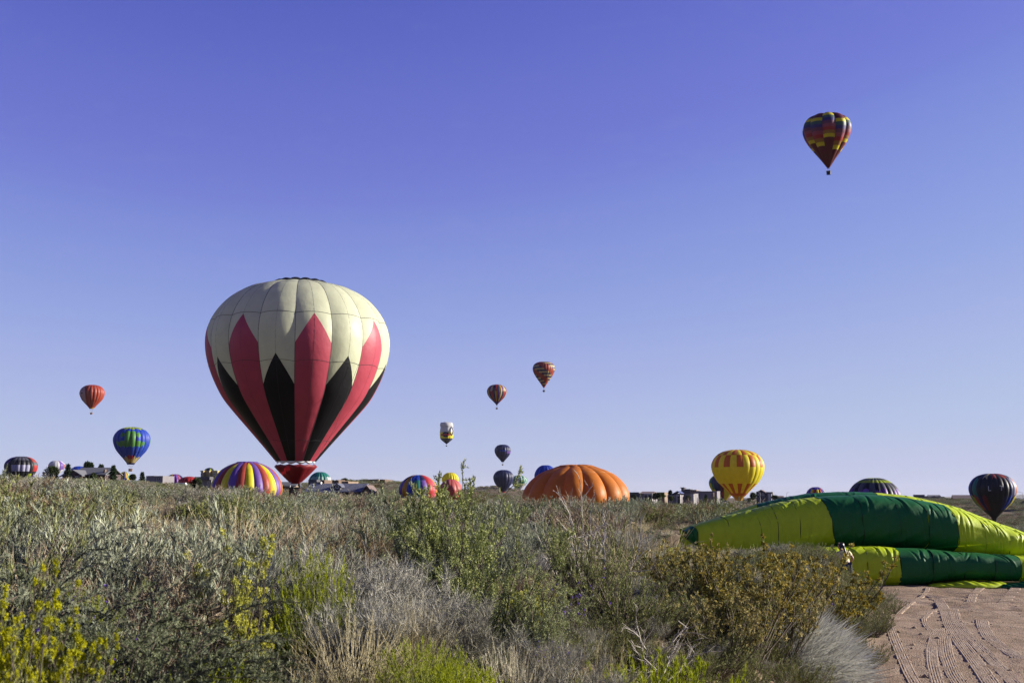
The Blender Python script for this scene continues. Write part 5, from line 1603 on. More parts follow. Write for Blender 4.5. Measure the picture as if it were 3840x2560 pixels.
def branches(r_, P, m, L, spread, up, t0=0.35, t1=1.0, seg=3, droop=0.0, lvar=0.5):
    """m side shoots on every path"""
    n, k, _ = P.shape
    t = t0 + (t1 - t0) * r_.random((n, m))
    f = t * (k - 1); i = np.clip(f.astype(int), 0, k - 2); f = (f - i)[..., None]
    ar = np.arange(n)[:, None]
    b = P[ar, i] * (1 - f) + P[ar, i + 1] * f
    tg = norm(P[ar, i + 1] - P[ar, i])
    d = norm(tg + spread * r_.standard_normal((n, m, 3)) + np.array([0, 0, up]))
    LL = L * (1 - lvar + lvar * r_.random((n, m))) * (1.15 - 0.5 * t)
    b, d, LL = b.reshape(-1, 3), d.reshape(-1, 3), LL.reshape(-1)
    tt = np.linspace(0, 1, seg + 1)[None, :, None]
    Q = b[:, None] + d[:, None] * LL[:, None, None] * tt
    Q[..., 2] -= droop * LL[:, None] * tt[..., 0] ** 2
    Q += np.cumsum(r_.normal(0, 0.05, Q.shape), axis=1) * LL[:, None, None] * tt
    return Q

def leaves_on(r_, P, m, L, w, spread, up, t0=0.15):
    n, k, _ = P.shape
    t = t0 + (1 - t0) * r_.random((n, m))
    f = t * (k - 1); i = np.clip(f.astype(int), 0, k - 2); f = (f - i)[..., None]
    ar = np.arange(n)[:, None]
    b = P[ar, i] * (1 - f) + P[ar, i + 1] * f
    tg = norm(P[ar, i + 1] - P[ar, i])
    d = norm(tg + spread * r_.standard_normal((n, m, 3)) + np.array([0, 0, up]))
    N = n * m
    V, Tf = blades(r_, b.reshape(-1, 3), d.reshape(-1, 3), L * (0.6 + 0.7 * r_.random(N)), w * (0.7 + 0.6 * r_.random(N)))
    # colour mixes a value of the whole shoot with one of the leaf
    rn = np.clip(0.55 * np.repeat(r_.random(n), m) + 0.45 * r_.random(N), 0, 1)
    return V, Tf, np.repeat(rn, 3)

def puffs(r_, tips, m, rad, size):
    """flower heads: small clusters of petals at shoot tips"""
    n = len(tips)
    d = norm(r_.standard_normal((n, m, 3)))
    p = tips[:, None] + d * rad * (0.4 + 0.6 * r_.random((n, m, 1))) * np.array([1, 1, 0.8])
    V, Tf = blades(r_, p.reshape(-1, 3) - d.reshape(-1, 3) * size * 0.4, norm(d.reshape(-1, 3) + 0.5 * r_.standard_normal((n * m, 3))), size, size * 0.8)
    rn = np.clip(0.5 * np.repeat(r_.random(n), m) + 0.5 * r_.random(n * m), 0, 1)
    return V, Tf, np.repeat(rn, 3)

SAGE = leafy('sage_leaves', [(0.150, 0.175, 0.094), (0.288, 0.319, 0.188), (0.463, 0.494, 0.312), (0.625, 0.637, 0.431)], 0.12)
SAGE_D = leafy('feathery_sage_leaves', [(0.07, 0.085, 0.04), (0.155, 0.175, 0.095), (0.31, 0.335, 0.2)], 0.12)
OLIVE = leafy('olive_leaves', [(0.165, 0.190, 0.050), (0.280, 0.305, 0.099), (0.445, 0.454, 0.181)], 0.12)
GREYT = leafy('grey_twigs', [(0.165, 0.151, 0.115), (0.330, 0.314, 0.247), (0.594, 0.569, 0.463)], 0.05)
BROWNT = leafy('brown_twigs', [(0.149, 0.107, 0.066), (0.314, 0.239, 0.149), (0.561, 0.445, 0.297)], 0.05)
STRAW = leafy('straw_blades', [(0.36, 0.3, 0.16), (0.55, 0.47, 0.27), (0.72, 0.64, 0.4)], 0.25)
YGREEN = leafy('yellow_green_leaves', [(0.213, 0.269, 0.015), (0.375, 0.431, 0.025), (0.550, 0.569, 0.044)], 0.3, objvar=0.12)
YFLOW = leafy('yellow_flowers', [(0.3, 0.32, 0.03), (0.5, 0.49, 0.035), (0.7, 0.66, 0.07)], 0.3, objvar=0.1)
GFLOW = leafy('golden_seed_heads', [(0.18, 0.15, 0.03), (0.34, 0.265, 0.06), (0.56, 0.45, 0.12)], 0.25, objvar=0.15)
GREENL = leafy('green_shrub_leaves', [(0.17, 0.205, 0.055), (0.29, 0.335, 0.1), (0.44, 0.475, 0.18), (0.6, 0.62, 0.31)], 0.12, objvar=0.1)
SILVER = leafy('silver_hair', [(0.44, 0.435, 0.385), (0.62, 0.615, 0.56), (0.8, 0.795, 0.73)], 0.15, objvar=0.08)
VIOL = leafy('violet_petals', [(0.16, 0.09, 0.42), (0.30, 0.20, 0.62)], 0.2, objvar=0.1)
WOODY = simple('woody_stem', (0.10, 0.075, 0.055), 0.95, 0.3, 8)
WOODG = simple('pale_dead_wood', (0.40, 0.36, 0.31), 0.95, 0.2, 8)

class Plant: pass
PL = {}
def radii(n, k, r0, r1): return np.tile(np.linspace(r0, r1, k), (n, 1))
def cat_tris(parts):
    V, T, R, b = [], [], [], 0
    for v, t, r in parts:
        V.append(v); T.append(t + b); R.append(r); b += len(v)
    return np.vstack(V), np.vstack(T), np.concatenate(R)
def define(key, stem_parts, foliage, leafmat, flowers=None, flowermat=None, stemmat=None):
    """stem_parts: list of (paths, r0, r1)"""
    p = Plant(); p.key = key
    sv, sq, b = [], [], 0
    for P, r0, r1 in stem_parts:
        v, q = prism_paths(P, radii(P.shape[0], P.shape[1], r0, r1)); sv.append(v); sq.append(q + b); b += len(v)
    sv, sq = np.vstack(sv), np.vstack(sq)
    srn = np.repeat(np.random.default_rng(len(sv)).random(len(sv) // 3 + 1), 3)[:len(sv)]
    p.stem = np_mesh('stems', sv, [sq], stemmat or WOODY, attr={'rnd': srn}, smooth=False)
    p.leaf = p.flow = None
    V, Q, T, R, M, mats = [sv], [sq], [], [srn], [np.zeros(len(sq))], [stemmat or WOODY]
    n = len(sv)
    if foliage is not None:
        v, t, r = foliage
        p.leaf = np_mesh('foliage', v, [t], leafmat, attr={'rnd': r})
        V.append(v); T.append(t + n); R.append(r); n += len(v); mats.append(leafmat); M.append(np.full(len(t), len(mats) - 1))
    if flowers is not None:
        v, t, r = flowers
        p.flow = np_mesh('flower_heads', v, [t], flowermat, attr={'rnd': r})
        V.append(v); T.append(t + n); R.append(r); n += len(v); mats.append(flowermat); M.append(np.full(len(t), len(mats) - 1))
    p.joined = lambda: np_mesh('shape_' + key, np.vstack(V), [np.vstack(Q)] + ([np.vstack(T)] if T else []), mats, np.concatenate(M), attr={'rnd': np.concatenate(R)})
    allz = np.concatenate([v_[:, 2] for v_ in V])
    p.h = float(np.percentile(allz, 99.6))
    PL[key] = p

def R_(s): return np.random.default_rng(s)
def mk_plume(key, seed, ns=120, nl=95, tmax=1.15, L=0.042, w=0.0058, mat=None, up=0.45, pl=0.34, sp=0.36):
    """sagebrush: many shoots, each ending in a dense leafy plume, bare twigs below"""
    r_ = R_(seed)
    S0 = stems(r_, 22, 0.62, tmax, up=up, seg=5, lo=0.7)
    B = branches(r_, S0, ns // 22 + 1, 0.55, 0.36, 0.75, t0=0.35, seg=6, lvar=0.35)
    B2 = branches(r_, B, 3, 0.24, 0.40, 0.7, t0=0.35, seg=3)
    f = cat_tris([leaves_on(r_, B, nl, L, w, sp, 0.3, t0=1 - pl * 1.6), leaves_on(r_, B2, nl // 4, L * 0.9, w, sp, 0.35, t0=0.2)])
    define(key, [(S0, 0.012, 0.006), (B, 0.005, 0.0015), (B2, 0.0025, 0.001)], f, mat or SAGE)
def mk_sage(key, seed, ns=60, nb=10, nl=27, tmax=1.0, L=0.042, w=0.0062, t0=0.5, mat=None, up=0.35, stemmat=None, lean=(0, 0)):
    r_ = R_(seed)
    S = stems(r_, ns, 1.0, tmax, up=up, lean=lean)
    B = branches(r_, S, nb, 0.26, 0.45, 0.6, t0=t0)
    f = leaves_on(r_, B, nl, L, w, 0.4, 0.4)
    define(key, [(S, 0.011, 0.003), (B, 0.0035, 0.0012)], f, mat or SAGE, stemmat=stemmat)
mk_plume('sage_a', 1); mk_plume('sage_b', 2, tmax=1.3, up=0.6); mk_plume('sage_c', 3, tmax=0.85, pl=0.42)
mk_sage('olive_a', 4, ns=48, nb=10, nl=22, tmax=0.95, L=0.036, w=0.007, mat=OLIVE, t0=0.4)
mk_sage('olive_b', 5, ns=36, nb=9, nl=20, tmax=1.15, L=0.045, w=0.009, mat=OLIVE, t0=0.35)
def mk_twig(key, seed, mat, ns=64, nb=12, nc=5, tmax=1.0, L=0.13, w=0.0045, lean=(0, 0), up=0.3):
    r_ = R_(seed)
    S = stems(r_, ns, 1.0, tmax, up=up, lean=lean)
    B = branches(r_, S, nb, 0.34, 0.5, 0.4)
    f1 = leaves_on(r_, B, nc * 3, L, w, 0.55, 0.25, t0=0.05)
    f2 = leaves_on(r_, S, 26, L * 1.2, w * 1.2, 0.7, 0.2, t0=0.2)
    define(key, [(S, 0.009, 0.002), (B, 0.003, 0.0012)], cat_tris([f1, f2]), mat, stemmat=mat)
mk_twig('grey_a', 11, GREYT); mk_twig('grey_b', 12, GREYT, tmax=1.2, lean=(0.15, 0)); mk_twig('brown_a', 13, BROWNT, tmax=1.15)
def mk_grass(key, seed, mat, n=260, tmax=0.7, w=0.0045, drop=-0.25, base=0.10):
    r_ = R_(seed)
    S = stems(r_, n, 1.0, tmax, up=drop, base=base, lo=0.45, seg=5, wob=0.05)
    h_ = leaves_on(r_, S[: n // 2], 5, 0.06, 0.006, 0.3, 0.3, t0=0.8)
    v, q = prism_paths(S, radii(n, 6, w, w * 0.25))
    p = Plant(); p.key = key
    rn = np.repeat(r_.random(n), 18)
    p.stem = np_mesh('blades', v, [q], mat, attr={'rnd': rn}); p.leaf = np_mesh('seed_heads', h_[0], [h_[1]], mat, attr={'rnd': h_[2]}); p.flow = None
    p.joined = lambda: np_mesh('shape_' + key, np.vstack([v, h_[0]]), [q, h_[1] + len(v)], [mat], attr={'rnd': np.concatenate([rn, h_[2]])})
    p.h = float(np.percentile(v[:, 2], 99.0))
    PL[key] = p
mk_grass('grass_a', 21, STRAW); mk_grass('grass_b', 22, STRAW, n=180, tmax=1.0, drop=-0.5)
def mk_rabbit(key, seed, fmat, lmat, ns=34, nb=6, tmax=0.7, pm=26, rad=0.045, size=0.03, t0=0.55):
    r_ = R_(seed)
    S = stems(r_, ns, 1.0, tmax, up=0.3)
    B = branches(r_, S, nb, 0.24, 0.4, 0.7, t0=t0)
    f = cat_tris([leaves_on(r_, B, 14, 0.05, 0.006, 0.6, 0.5), leaves_on(r_, S, 30, 0.06, 0.006, 0.7, 0.5, t0=0.25)])
    fl = puffs(r_, np.vstack([B[:, -1], S[:, -1]]), pm, rad, size)
    define(key, [(S, 0.010, 0.003), (B, 0.004, 0.002)], f, lmat, fl, fmat)
mk_rabbit('rabbit_a', 31, YFLOW, OLIVE); mk_rabbit('rabbit_tall', 32, YFLOW, OLIVE, ns=10, nb=7, tmax=0.4, t0=0.35, rad=0.035, size=0.016, pm=40)
mk_rabbit('gold_a', 33, GFLOW, OLIVE, ns=50, nb=8, tmax=1.1, t0=0.5, pm=15, rad=0.030, size=0.026); mk_rabbit('gold_b', 34, GFLOW, OLIVE, ns=44, nb=8, tmax=1.0, rad=0.035, t0=0.45, pm=15, size=0.026)
mk_rabbit('near_rabbit', 35, YFLOW, OLIVE, ns=30, nb=12, tmax=0.8, pm=60, rad=0.024, size=0.012, t0=0.5)
def mk_mound(key, seed):
    r_ = R_(seed)
    S = stems(r_, 420, 1.0, 1.5, up=0.10, base=0.12, lo=0.88, seg=4, wob=0.025)
    B = branches(r_, S, 4, 0.10, 0.35, 0.5, t0=0.7, seg=2)
    f = leaves_on(r_, B, 11, 0.036, 0.0085, 0.5, 0.4)
    define(key, [(S, 0.004, 0.002)], f, YGREEN, stemmat=YGREEN)
mk_mound('mound_a', 41)
def mk_willow(key, seed, ns=17, tmax=0.62, nb=18, nc=9, nl=8):
    r_ = R_(seed)
    S = stems(r_, ns, 1.0, tmax, up=0.15, seg=9, base=0.05, lo=0.82, wob=0.10)
    B = branches(r_, S, nb, 0.27, 0.5, 0.4, t0=0.15, seg=4)
    Cc = branches(r_, B, nc, 0.08, 0.6, 0.3, t0=0.2, seg=2)
    f = cat_tris([leaves_on(r_, Cc, nl + 4, 0.018, 0.0080, 0.7, 0.35, t0=0.0), leaves_on(r_, B, 22, 0.02, 0.008, 0.7, 0.35)])
    define(key, [(S, 0.011, 0.0022), (B, 0.003, 0.001)], f, GREENL)
mk_willow('willow_a', 51); mk_willow('willow_b', 52, ns=16, tmax=1.0, nb=18)
def mk_silver(key, seed):
    r_ = R_(seed)
    n = 7500
    az = r_.uniform(0, 6.283, n); el = np.arcsin(r_.random(n)); rr = 0.45 + 0.5 * r_.random(n) ** 0.6
    p = np.stack([np.cos(az) * np.cos(el), np.sin(az) * np.cos(el), np.sin(el) * 0.85], -1) * rr[:, None]
    d = norm(p * 1.3 + np.array([0.42, -0.2, 0.0]) + 0.25 * r_.standard_normal((n, 3)))
    V, Tf = blades(r_, p - d * 0.16, d, 0.24 * (0.6 + 0.7 * r_.random(n)), 0.009)
    S = stems(r_, 160, 0.9, 1.4, up=0.0, base=0.15, seg=4, lean=(0.2, 0))
    define(key, [(S, 0.006, 0.002)], (V, Tf, np.repeat(r_.random(n), 3)), SILVER, stemmat=GREYT)
mk_silver('silver_a', 61)
def mk_dead(key, seed, ns=7, tmax=0.8):
    r_ = R_(seed)
    S = stems(r_, ns, 1.0, tmax, up=0.2, seg=9, wob=0.16)
    B = branches(r_, S, 6, 0.42, 0.55, 0.25, t0=0.25, seg=6)
    Cc = branches(r_, B, 4, 0.16, 0.6, 0.3, t0=0.3, seg=3)
    define(key, [(S, 0.013, 0.004), (B, 0.006, 0.002), (Cc, 0.003, 0.0015)], None, None, stemmat=WOODG)
mk_dead('dead_a', 71); mk_dead('dead_b', 72, 5, 1.1)
def mk_feather(key, seed):
    """long arching plumes that rise and fall outwards"""
    r_ = R_(seed)
    n, seg = 58, 10
    az = r_.uniform(0, 6.283, n); t = np.linspace(0, 1, seg + 1)[None, :]
    rr = (0.55 + 0.55 * r_.random((n, 1))) * t ** 1.15
    hh = (0.55 + 0.5 * r_.random((n, 1))); dr = 1.15 + 0.35 * r_.random((n, 1))
    z = hh * (2.1 * t - dr * t * t)
    az = az[:, None] + 0.25 * r_.standard_normal((n, 1)) * t
    S = np.stack([rr * np.cos(az) + 0.18 * t * t, rr * np.sin(az), z - 0.03], -1) + 0.02 * np.cumsum(r_.standard_normal((n, seg + 1, 3)), 1) * t[..., None]
    B = branches(r_, S, 46, 0.075, 0.55, 0.15, t0=0.3, seg=2)
    f = leaves_on(r_, B, 12, 0.022, 0.0075, 0.7, 0.3, t0=0.0)
    define(key, [(S, 0.007, 0.002)], f, SAGE_D)
mk_feather('feather_a', 81)
def mk_aster(key, seed):
    r_ = R_(seed)
    S = stems(r_, 26, 1.0, 0.7, up=0.2)
    B = branches(r_, S, 4, 0.2, 0.5, 0.5)
    f = leaves_on(r_, B, 8, 0.04, 0.006, 0.6, 0.3)
    fl = puffs(r_, B[::3, -1], 9, 0.016, 0.022)
    define(key, [(S, 0.004, 0.002), (B, 0.002, 0.001)], f, OLIVE, fl, VIOL)
mk_aster('aster_a', 91)
# simpler shapes for the far scrub
mk_sage('far_sage_a', 101, ns=26, nb=8, nl=16, tmax=1.05, L=0.075, w=0.017)
mk_sage('far_sage_b', 102, ns=26, nb=8, nl=16, tmax=1.2, L=0.075, w=0.018, up=0.5)
mk_sage('far_olive', 103, ns=24, nb=8, nl=16, tmax=1.1, L=0.07, w=0.018, mat=OLIVE)
mk_twig('far_brown', 104, BROWNT, ns=26, nb=7, nc=3, tmax=1.1, L=0.16, w=0.012)
mk_twig('far_grey', 105, GREYT, ns=26, nb=7, nc=3, tmax=1.1, L=0.16, w=0.012)
mk_grass('far_grass', 106, STRAW, n=150, tmax=0.9, w=0.008); mk_grass('far_straw', 107, STRAW, n=130, tmax=1.2, w=0.010, drop=-0.4, base=0.25)

def plant(key, x, y, size, rz, name, label, cat, group=None, squash=(1, 1, 1), tilt=(0, 0), dz=0.0):
    p = PL[key]
    root = empty(name, (x, y, H(x, y) + dz), rz)
    root.rotation_euler = (tilt[0], tilt[1], rz)
    root.scale = (size * squash[0], size * squash[1], size * squash[2])
    tag(root, label, cat, group, 'thing')
    grass = key.startswith('grass')
    q_ = obj('blades' if grass else 'stems', p.stem, root)
    if grass: q_['kind'] = 'stuff'
    if p.leaf: obj('seed_heads' if grass else 'foliage', p.leaf, root)['kind'] = 'stuff'
    if p.flow: obj('flower_heads', p.flow, root)['kind'] = 'stuff'
    return root
HERO = []
def hero(key, px, Y, top, rz, name, label, cat='shrub', squash=(1, 1, 1), k=1.0, tilt=(0, 0), dz=0.0, group=None):
    """size so that the plant's top reaches photo row 'top'"""
    x = fx(px, Y)
    size = (fz(top, Y) - H(x, Y)) / (PL[key].h * squash[2]) * k
    HERO.append((px, Y, top, HOR + (3.0 - H(x, Y)) / Y * F, 0.6 * max(size, 0.15) * squash[0] / Y * F))
    return plant(key, x, Y, max(size, 0.15), rz, name, label, cat, group, squash, tilt, dz)

# --- the plants that can be told apart
hero('near_rabbit', 45, 5.6, 2120, 0.3, 'rabbitbrush', 'yellow flowering rabbitbrush in the bottom left corner, taller of two', squash=(0.6, 0.6, 1))
hero('near_rabbit', 150, 5.2, 2300, 2.1, 'rabbitbrush', 'yellow flowering rabbitbrush at the bottom left, lower and right of its neighbour', squash=(0.6, 0.6, 1))
hero('feather_a', 520, 6.4, 2250, 0.2, 'feathery_sagebrush', 'dark feathery sagebrush with drooping plumes beside the yellow rabbitbrush', squash=(1.0, 1, 1.0))
hero('feather_a', 300, 7.0, 2170, 2.6, 'feathery_sagebrush', 'grey-green feathery sagebrush behind the yellow rabbitbrush', squash=(0.9, 1, 1.0))
hero('feather_a', 740, 6.9, 2330, 4.2, 'feathery_sagebrush', 'low feathery sagebrush right of the drooping plumes', squash=(1.0, 1, 1.0))
hero('feather_a', 60, 7.6, 1990, 1.0, 'feathery_sagebrush', 'tall blurred feathery bush cut by the left edge', squash=(0.8, 0.7, 1.0))
hero('olive_a', -60, 8.4, 1835, 1.0, 'sagebrush', 'tall green bush at the left edge behind the feathery one', squash=(0.7, 0.7, 1))
hero('sage_a', 640, 10.4, 1905, 0.5, 'sagebrush', 'largest pale grey sagebrush left of the tall yellow rabbitbrush', squash=(1.15, 1, 1))
hero('sage_b', 400, 11.4, 1935, 3.5, 'sagebrush', 'grey sagebrush with brown base left of the largest pale one', squash=(1.1, 1, 1))
hero('brown_a', 480, 9.9, 2060, 1.1, 'dry_brush', 'brown dry twiggy brush below the large grey sagebrush', squash=(1.3, 1, 0.95))
hero('sage_c', 170, 11.2, 1895, 4.0, 'sagebrush', 'upright grey sagebrush at left behind the brown twigs')
hero('sage_a', 1090, 12.4, 1985, 2.5, 'sagebrush', 'grey-green sagebrush behind the tall yellow rabbitbrush', squash=(1.1, 1, 1))
hero('sage_c', 860, 14.0, 1965, 1.5, 'sagebrush', 'pale green upright sagebrush between the big grey one and the yellow flowers')
hero('grey_a', 1250, 11.0, 2050, 0.7, 'grey_brush', 'broad bare grey brush right of the tall yellow rabbitbrush', squash=(1.2, 1, 1))
hero('grey_b', 1480, 11.3, 2080, 1.9, 'grey_brush', 'broad grey brush left of the tall green shrub foot', squash=(1.15, 1, 1))
hero('grey_a', 1420, 10.0, 2190, 4.4, 'grey_brush', 'grey twig tangle above the large yellow-green mound', squash=(1.2, 1, 1))
hero('grey_b', 1750, 10.2, 2230, 3.1, 'grey_brush', 'grey twig tangle under the green shrub', squash=(1.25, 1, 1))
hero('grey_a', 2060, 9.6, 2400, 5.1, 'grey_brush', 'pale grey brush between the two yellow-green mounds', squash=(1.35, 1, 1))
hero('rabbit_tall', 925, 9.4, 1985, 0.8, 'rabbitbrush', 'tall thin rabbitbrush with yellow flowers, alone between sagebrush', squash=(0.8, 0.8, 1))
hero('rabbit_a', 960, 8.9, 2300, 2.8, 'rabbitbrush', 'low yellow flowering rabbitbrush at the foot of the tall thin one', squash=(0.5, 0.6, 1))
hero('mound_a', 1590, 8.6, 2385, 0.0, 'snakeweed', 'bright yellow-green mound at the bottom centre, larger one', squash=(0.85, 0.8, 1.05))
hero('mound_a', 1735, 8.2, 2470, 1.4, 'snakeweed', 'yellow-green hump joined to the larger bottom mound', squash=(0.8, 0.8, 1.1))
hero('mound_a', 2450, 10.2, 2450, 2.2, 'snakeweed', 'smaller round yellow-green mound at the bottom right of centre', squash=(0.95, 0.9, 1.1))
hero('mound_a', 1200, 10.4, 2070, 3.0, 'snakeweed', 'small yellow-green tuft half buried in grey brush at mid left', squash=(0.35, 0.4, 0.95))
hero('mound_a', 330, 8.2, 2215, 0.9, 'snakeweed', 'small yellow-green tuft beside violet flowers at left', squash=(0.35, 0.4, 0.95))
hero('mound_a', 850, 6.6, 2460, 0.9, 'snakeweed', 'yellow-green tuft at the bottom right of the feathery plumes', squash=(0.6, 0.5, 1.0))
hero('willow_a', 1650, 13.6, 1770, 0.6, 'green_shrub', 'tall green shrub in the middle whose sprigs reach above the horizon', squash=(0.9, 0.8, 1.05))
hero('willow_b', 1850, 12.6, 1905, 2.2, 'green_shrub', 'leafy green shrub at the right foot of the tallest one', squash=(0.95, 0.8, 1.0))
hero('willow_b', 1545, 14.2, 1845, 4.0, 'green_shrub', 'darker green shrub at the left of the tallest one', squash=(0.6, 0.7, 1))
hero('willow_b', 2010, 12.0, 2130, 5.0, 'green_shrub', 'low green sprawling shrub right of centre', squash=(1.1, 0.9, 1))
hero('olive_a', 2185, 15.0, 1930, 1.0, 'olive_shrub', 'feathery yellow-green shrub below the bare branches', squash=(0.8, 0.75, 1))
hero('olive_b', 2330, 14.2, 2070, 2.0, 'olive_shrub', 'wide olive shrub right of the feathery yellow-green one', squash=(1.2, 1, 1))
hero('dead_a', 2160, 17.0, 1775, 0.4, 'dead_branches', 'bare dead branches sticking up in front of the orange dome', 'dead shrub', squash=(0.75, 0.6, 1))
hero('dead_b', 2250, 16.4, 1850, 2.4, 'dead_branches', 'leaning bare branches right of the taller dead branches', 'dead shrub', squash=(0.8, 0.6, 1))
hero('dead_b', 1290, 21.0, 1868, 1.0, 'dead_branches', 'pale forked dead branch in front of the shingled house', 'dead shrub', squash=(0.45, 0.4, 1))
hero('dead_b', 2420, 12.8, 2260, 0.5, 'dead_branches', 'fallen pale branches left of the golden bushes', 'dead shrub', squash=(1.4, 1, 0.9))
hero('gold_a', 2590, 17.0, 2020, 0.3, 'golden_rabbitbrush', 'golden seeded rabbitbrush at the left of the golden group on the bank', squash=(1.1, 1.1, 1.02))
hero('gold_b', 2790, 16.4, 2070, 1.7, 'golden_rabbitbrush', 'golden seeded rabbitbrush in the middle of the bank', squash=(1.1, 1.1, 1.02))
hero('gold_a', 2960, 19.8, 2040, 2.9, 'golden_rabbitbrush', 'golden seeded rabbitbrush topmost on the bank before the green balloon', squash=(1.05, 1, 1))
hero('gold_b', 2900, 17.6, 2140, 4.4, 'golden_rabbitbrush', 'golden seeded rabbitbrush above the silver bush')
hero('gold_a', 2680, 15.0, 2190, 5.4, 'golden_rabbitbrush', 'shaded golden rabbitbrush at the lower left of the golden group')
hero('gold_b', 3075, 23.0, 2180, 0.4, 'golden_rabbitbrush', 'golden brown brush at the right end of the bank', squash=(0.85, 0.8, 1))
hero('olive_b', 3120, 27.5, 2135, 2.0, 'olive_shrub', 'grey-green shrub right of the golden bushes that hides the person', squash=(0.85, 0.9, 1))
hero('olive_a', 3050, 25.5, 2105, 3.0, 'olive_shrub', 'olive shrub left of the person on the bank', squash=(0.8, 0.9, 1))
hero('sage_c', 2810, 23.0, 2065, 5.0, 'sagebrush', 'upright silver sagebrush silhouetted against the green balloon')
hero('sage_a', 2690, 21.5, 2110, 5.6, 'sagebrush', 'rounded sagebrush left of the upright silver one')
hero('silver_a', 2960, 18.4, 2215, 0.0, 'silver_bush', 'silvery white hair-like bush on the bank beside the dirt lot', squash=(0.9, 0.85, 1.0), k=0.9)
hero('rabbit_a', 2520, 22.0, 2040, 1.2, 'rabbitbrush', 'yellow flowering brush at the left tip of the green balloon')
hero('grass_a', 1560, 9.6, 2260, 0.4, 'dry_grass', 'tall straw grass rising behind the yellow-green mound', 'grass', squash=(0.7, 0.7, 1))
hero('grass_a', 1340, 8.6, 2310, 1.4, 'dry_grass', 'thin straw grass stalks at the bottom centre left', 'grass')
hero('grass_b', 1140, 8.0, 2420, 2.4, 'dry_grass', 'loose straw grass at the bottom left of centre', 'grass')
hero('grass_a', 1900, 9.2, 2420, 3.3, 'dry_grass', 'straw grass right of the larger mound', 'grass')
hero('grass_b', 980, 7.2, 2500, 0.2, 'dry_grass', 'pale dry grass along the bottom edge by the plumes', 'grass')
hero('grass_b', 2520, 15.0, 2290, 0.9, 'dry_grass', 'straw tuft left of the golden bushes', 'grass')
hero('grass_b', 2250, 11.2, 2400, 0.9, 'dry_grass', 'straw grass left of the smaller mound', 'grass')
hero('olive_a', 1010, 30.0, 1868, 1.1, 'olive_shrub', 'dark rounded shrub just below the striped dome', squash=(1.5, 1.3, 1))
hero('olive_b', 330, 26.0, 1842, 2.1, 'olive_shrub', 'dark rounded shrub below the dark brown house', squash=(1.4, 1.2, 1))
hero('brown_a', 740, 16.0, 1960, 0.4, 'dry_brush', 'brown dry brush behind the largest pale sagebrush', squash=(1.3, 1, 1))
hero('brown_a', 1230, 17.5, 1955, 3.4, 'dry_brush', 'brown dry brush in front of the pale forked branch', squash=(1.2, 1, 1))
hero('grass_a', 520, 20.0, 1915, 0.4, 'dry_grass', 'pale straw grass patch below the purple dome', 'grass', squash=(1.4, 1.2, 1))
hero('grass_a', 900, 22.0, 1915, 1.4, 'dry_grass', 'pale straw grass patch below the striped dome', 'grass', squash=(1.6, 1.2, 1))
hero('grass_a', 1180, 24.0, 1908, 2.4, 'dry_grass', 'pale straw grass patch below the shingled house', 'grass', squash=(1.6, 1.2, 1))
hero('grass_b', 2350, 21.0, 1950, 3.0, 'dry_grass', 'pale straw grass patch below the skyline houses', 'grass', squash=(1.6, 1.2, 1))
hero('sage_b', 1380, 19.0, 1915, 3.0, 'sagebrush', 'grey-green sagebrush right of the pale forked branch', squash=(1.2, 1.1, 1))
for i, (px, Y, top, lab) in enumerate(((345, 8.3, 2195, 'violet asters above the small left tuft'), (250, 6.9, 2290, 'violet asters beside the feathery plumes'),
        (2060, 10.8, 2370, 'violet asters right of the large mound'), (2720, 17.0, 2250, 'violet asters in the shade of the golden bushes'),
        (2130, 13.0, 2120, 'violet asters under the yellow-green shrub'), (3030, 21.0, 2130, 'violet asters near the right end of the bank'))):
    hero('aster_a', px, Y, top, i * 1.3, 'aster', lab, 'flower', squash=(0.8, 0.8, 1))

# --- the rest of the near scrub, one by one
used = []
r2 = np.random.default_rng(77)
HEROES = [(o.location.x, o.location.y, max(o.scale[0], o.scale[1])) for o in COL.objects if o.parent is None and o.type == 'EMPTY' and o.get('category') in ('shrub', 'grass', 'dead shrub', 'flower')]
def zone(x, y):
    px = 1920 + x / y * F
    row = 'front' if y < 13.5 else 'middle' if y < 22 else 'back'
    col = ('under the left house' if px < 620 else 'below the striped dome' if px < 1000 else 'below the big balloon' if px < 1480 else 'around the tall green shrub' if px < 2060 else 'below the orange dome' if px < 2480 else 'before the green balloon')
    return '%s rows of scrub %s' % (row, col)
KINDS_ = [  # key, name, size range, label start, category, weight left, weight right
    (('sage_a', 'sage_b', 'sage_c'), 'sagebrush', (0.8, 1.35), 'grey-green sagebrush clump', 'shrub', 5.0, 2.5),
    (('olive_a', 'olive_b'), 'olive_shrub', (0.5, 0.95), 'olive green feathery shrub', 'shrub', 1.2, 2.6),
    (('grey_a', 'grey_b'), 'grey_brush', (0.7, 1.2), 'bare grey twiggy brush', 'shrub', 2.6, 2.6),
    (('brown_a',), 'dry_brush', (0.5, 0.9), 'brown dry twiggy brush', 'shrub', 1.2, 1.6),
    (('grass_a', 'grass_b'), 'dry_grass', (0.45, 0.8), 'straw coloured grass tuft', 'grass', 1.4, 1.6),
    (('rabbit_a',), 'rabbitbrush', (0.5, 0.8), 'yellow tipped rabbitbrush', 'shrub', 0.35, 0.5),
    (('mound_a',), 'snakeweed', (0.2, 0.35), 'small yellow-green snakeweed tuft', 'shrub', 0.35, 0.4),
]
tries, placed = 0, 0
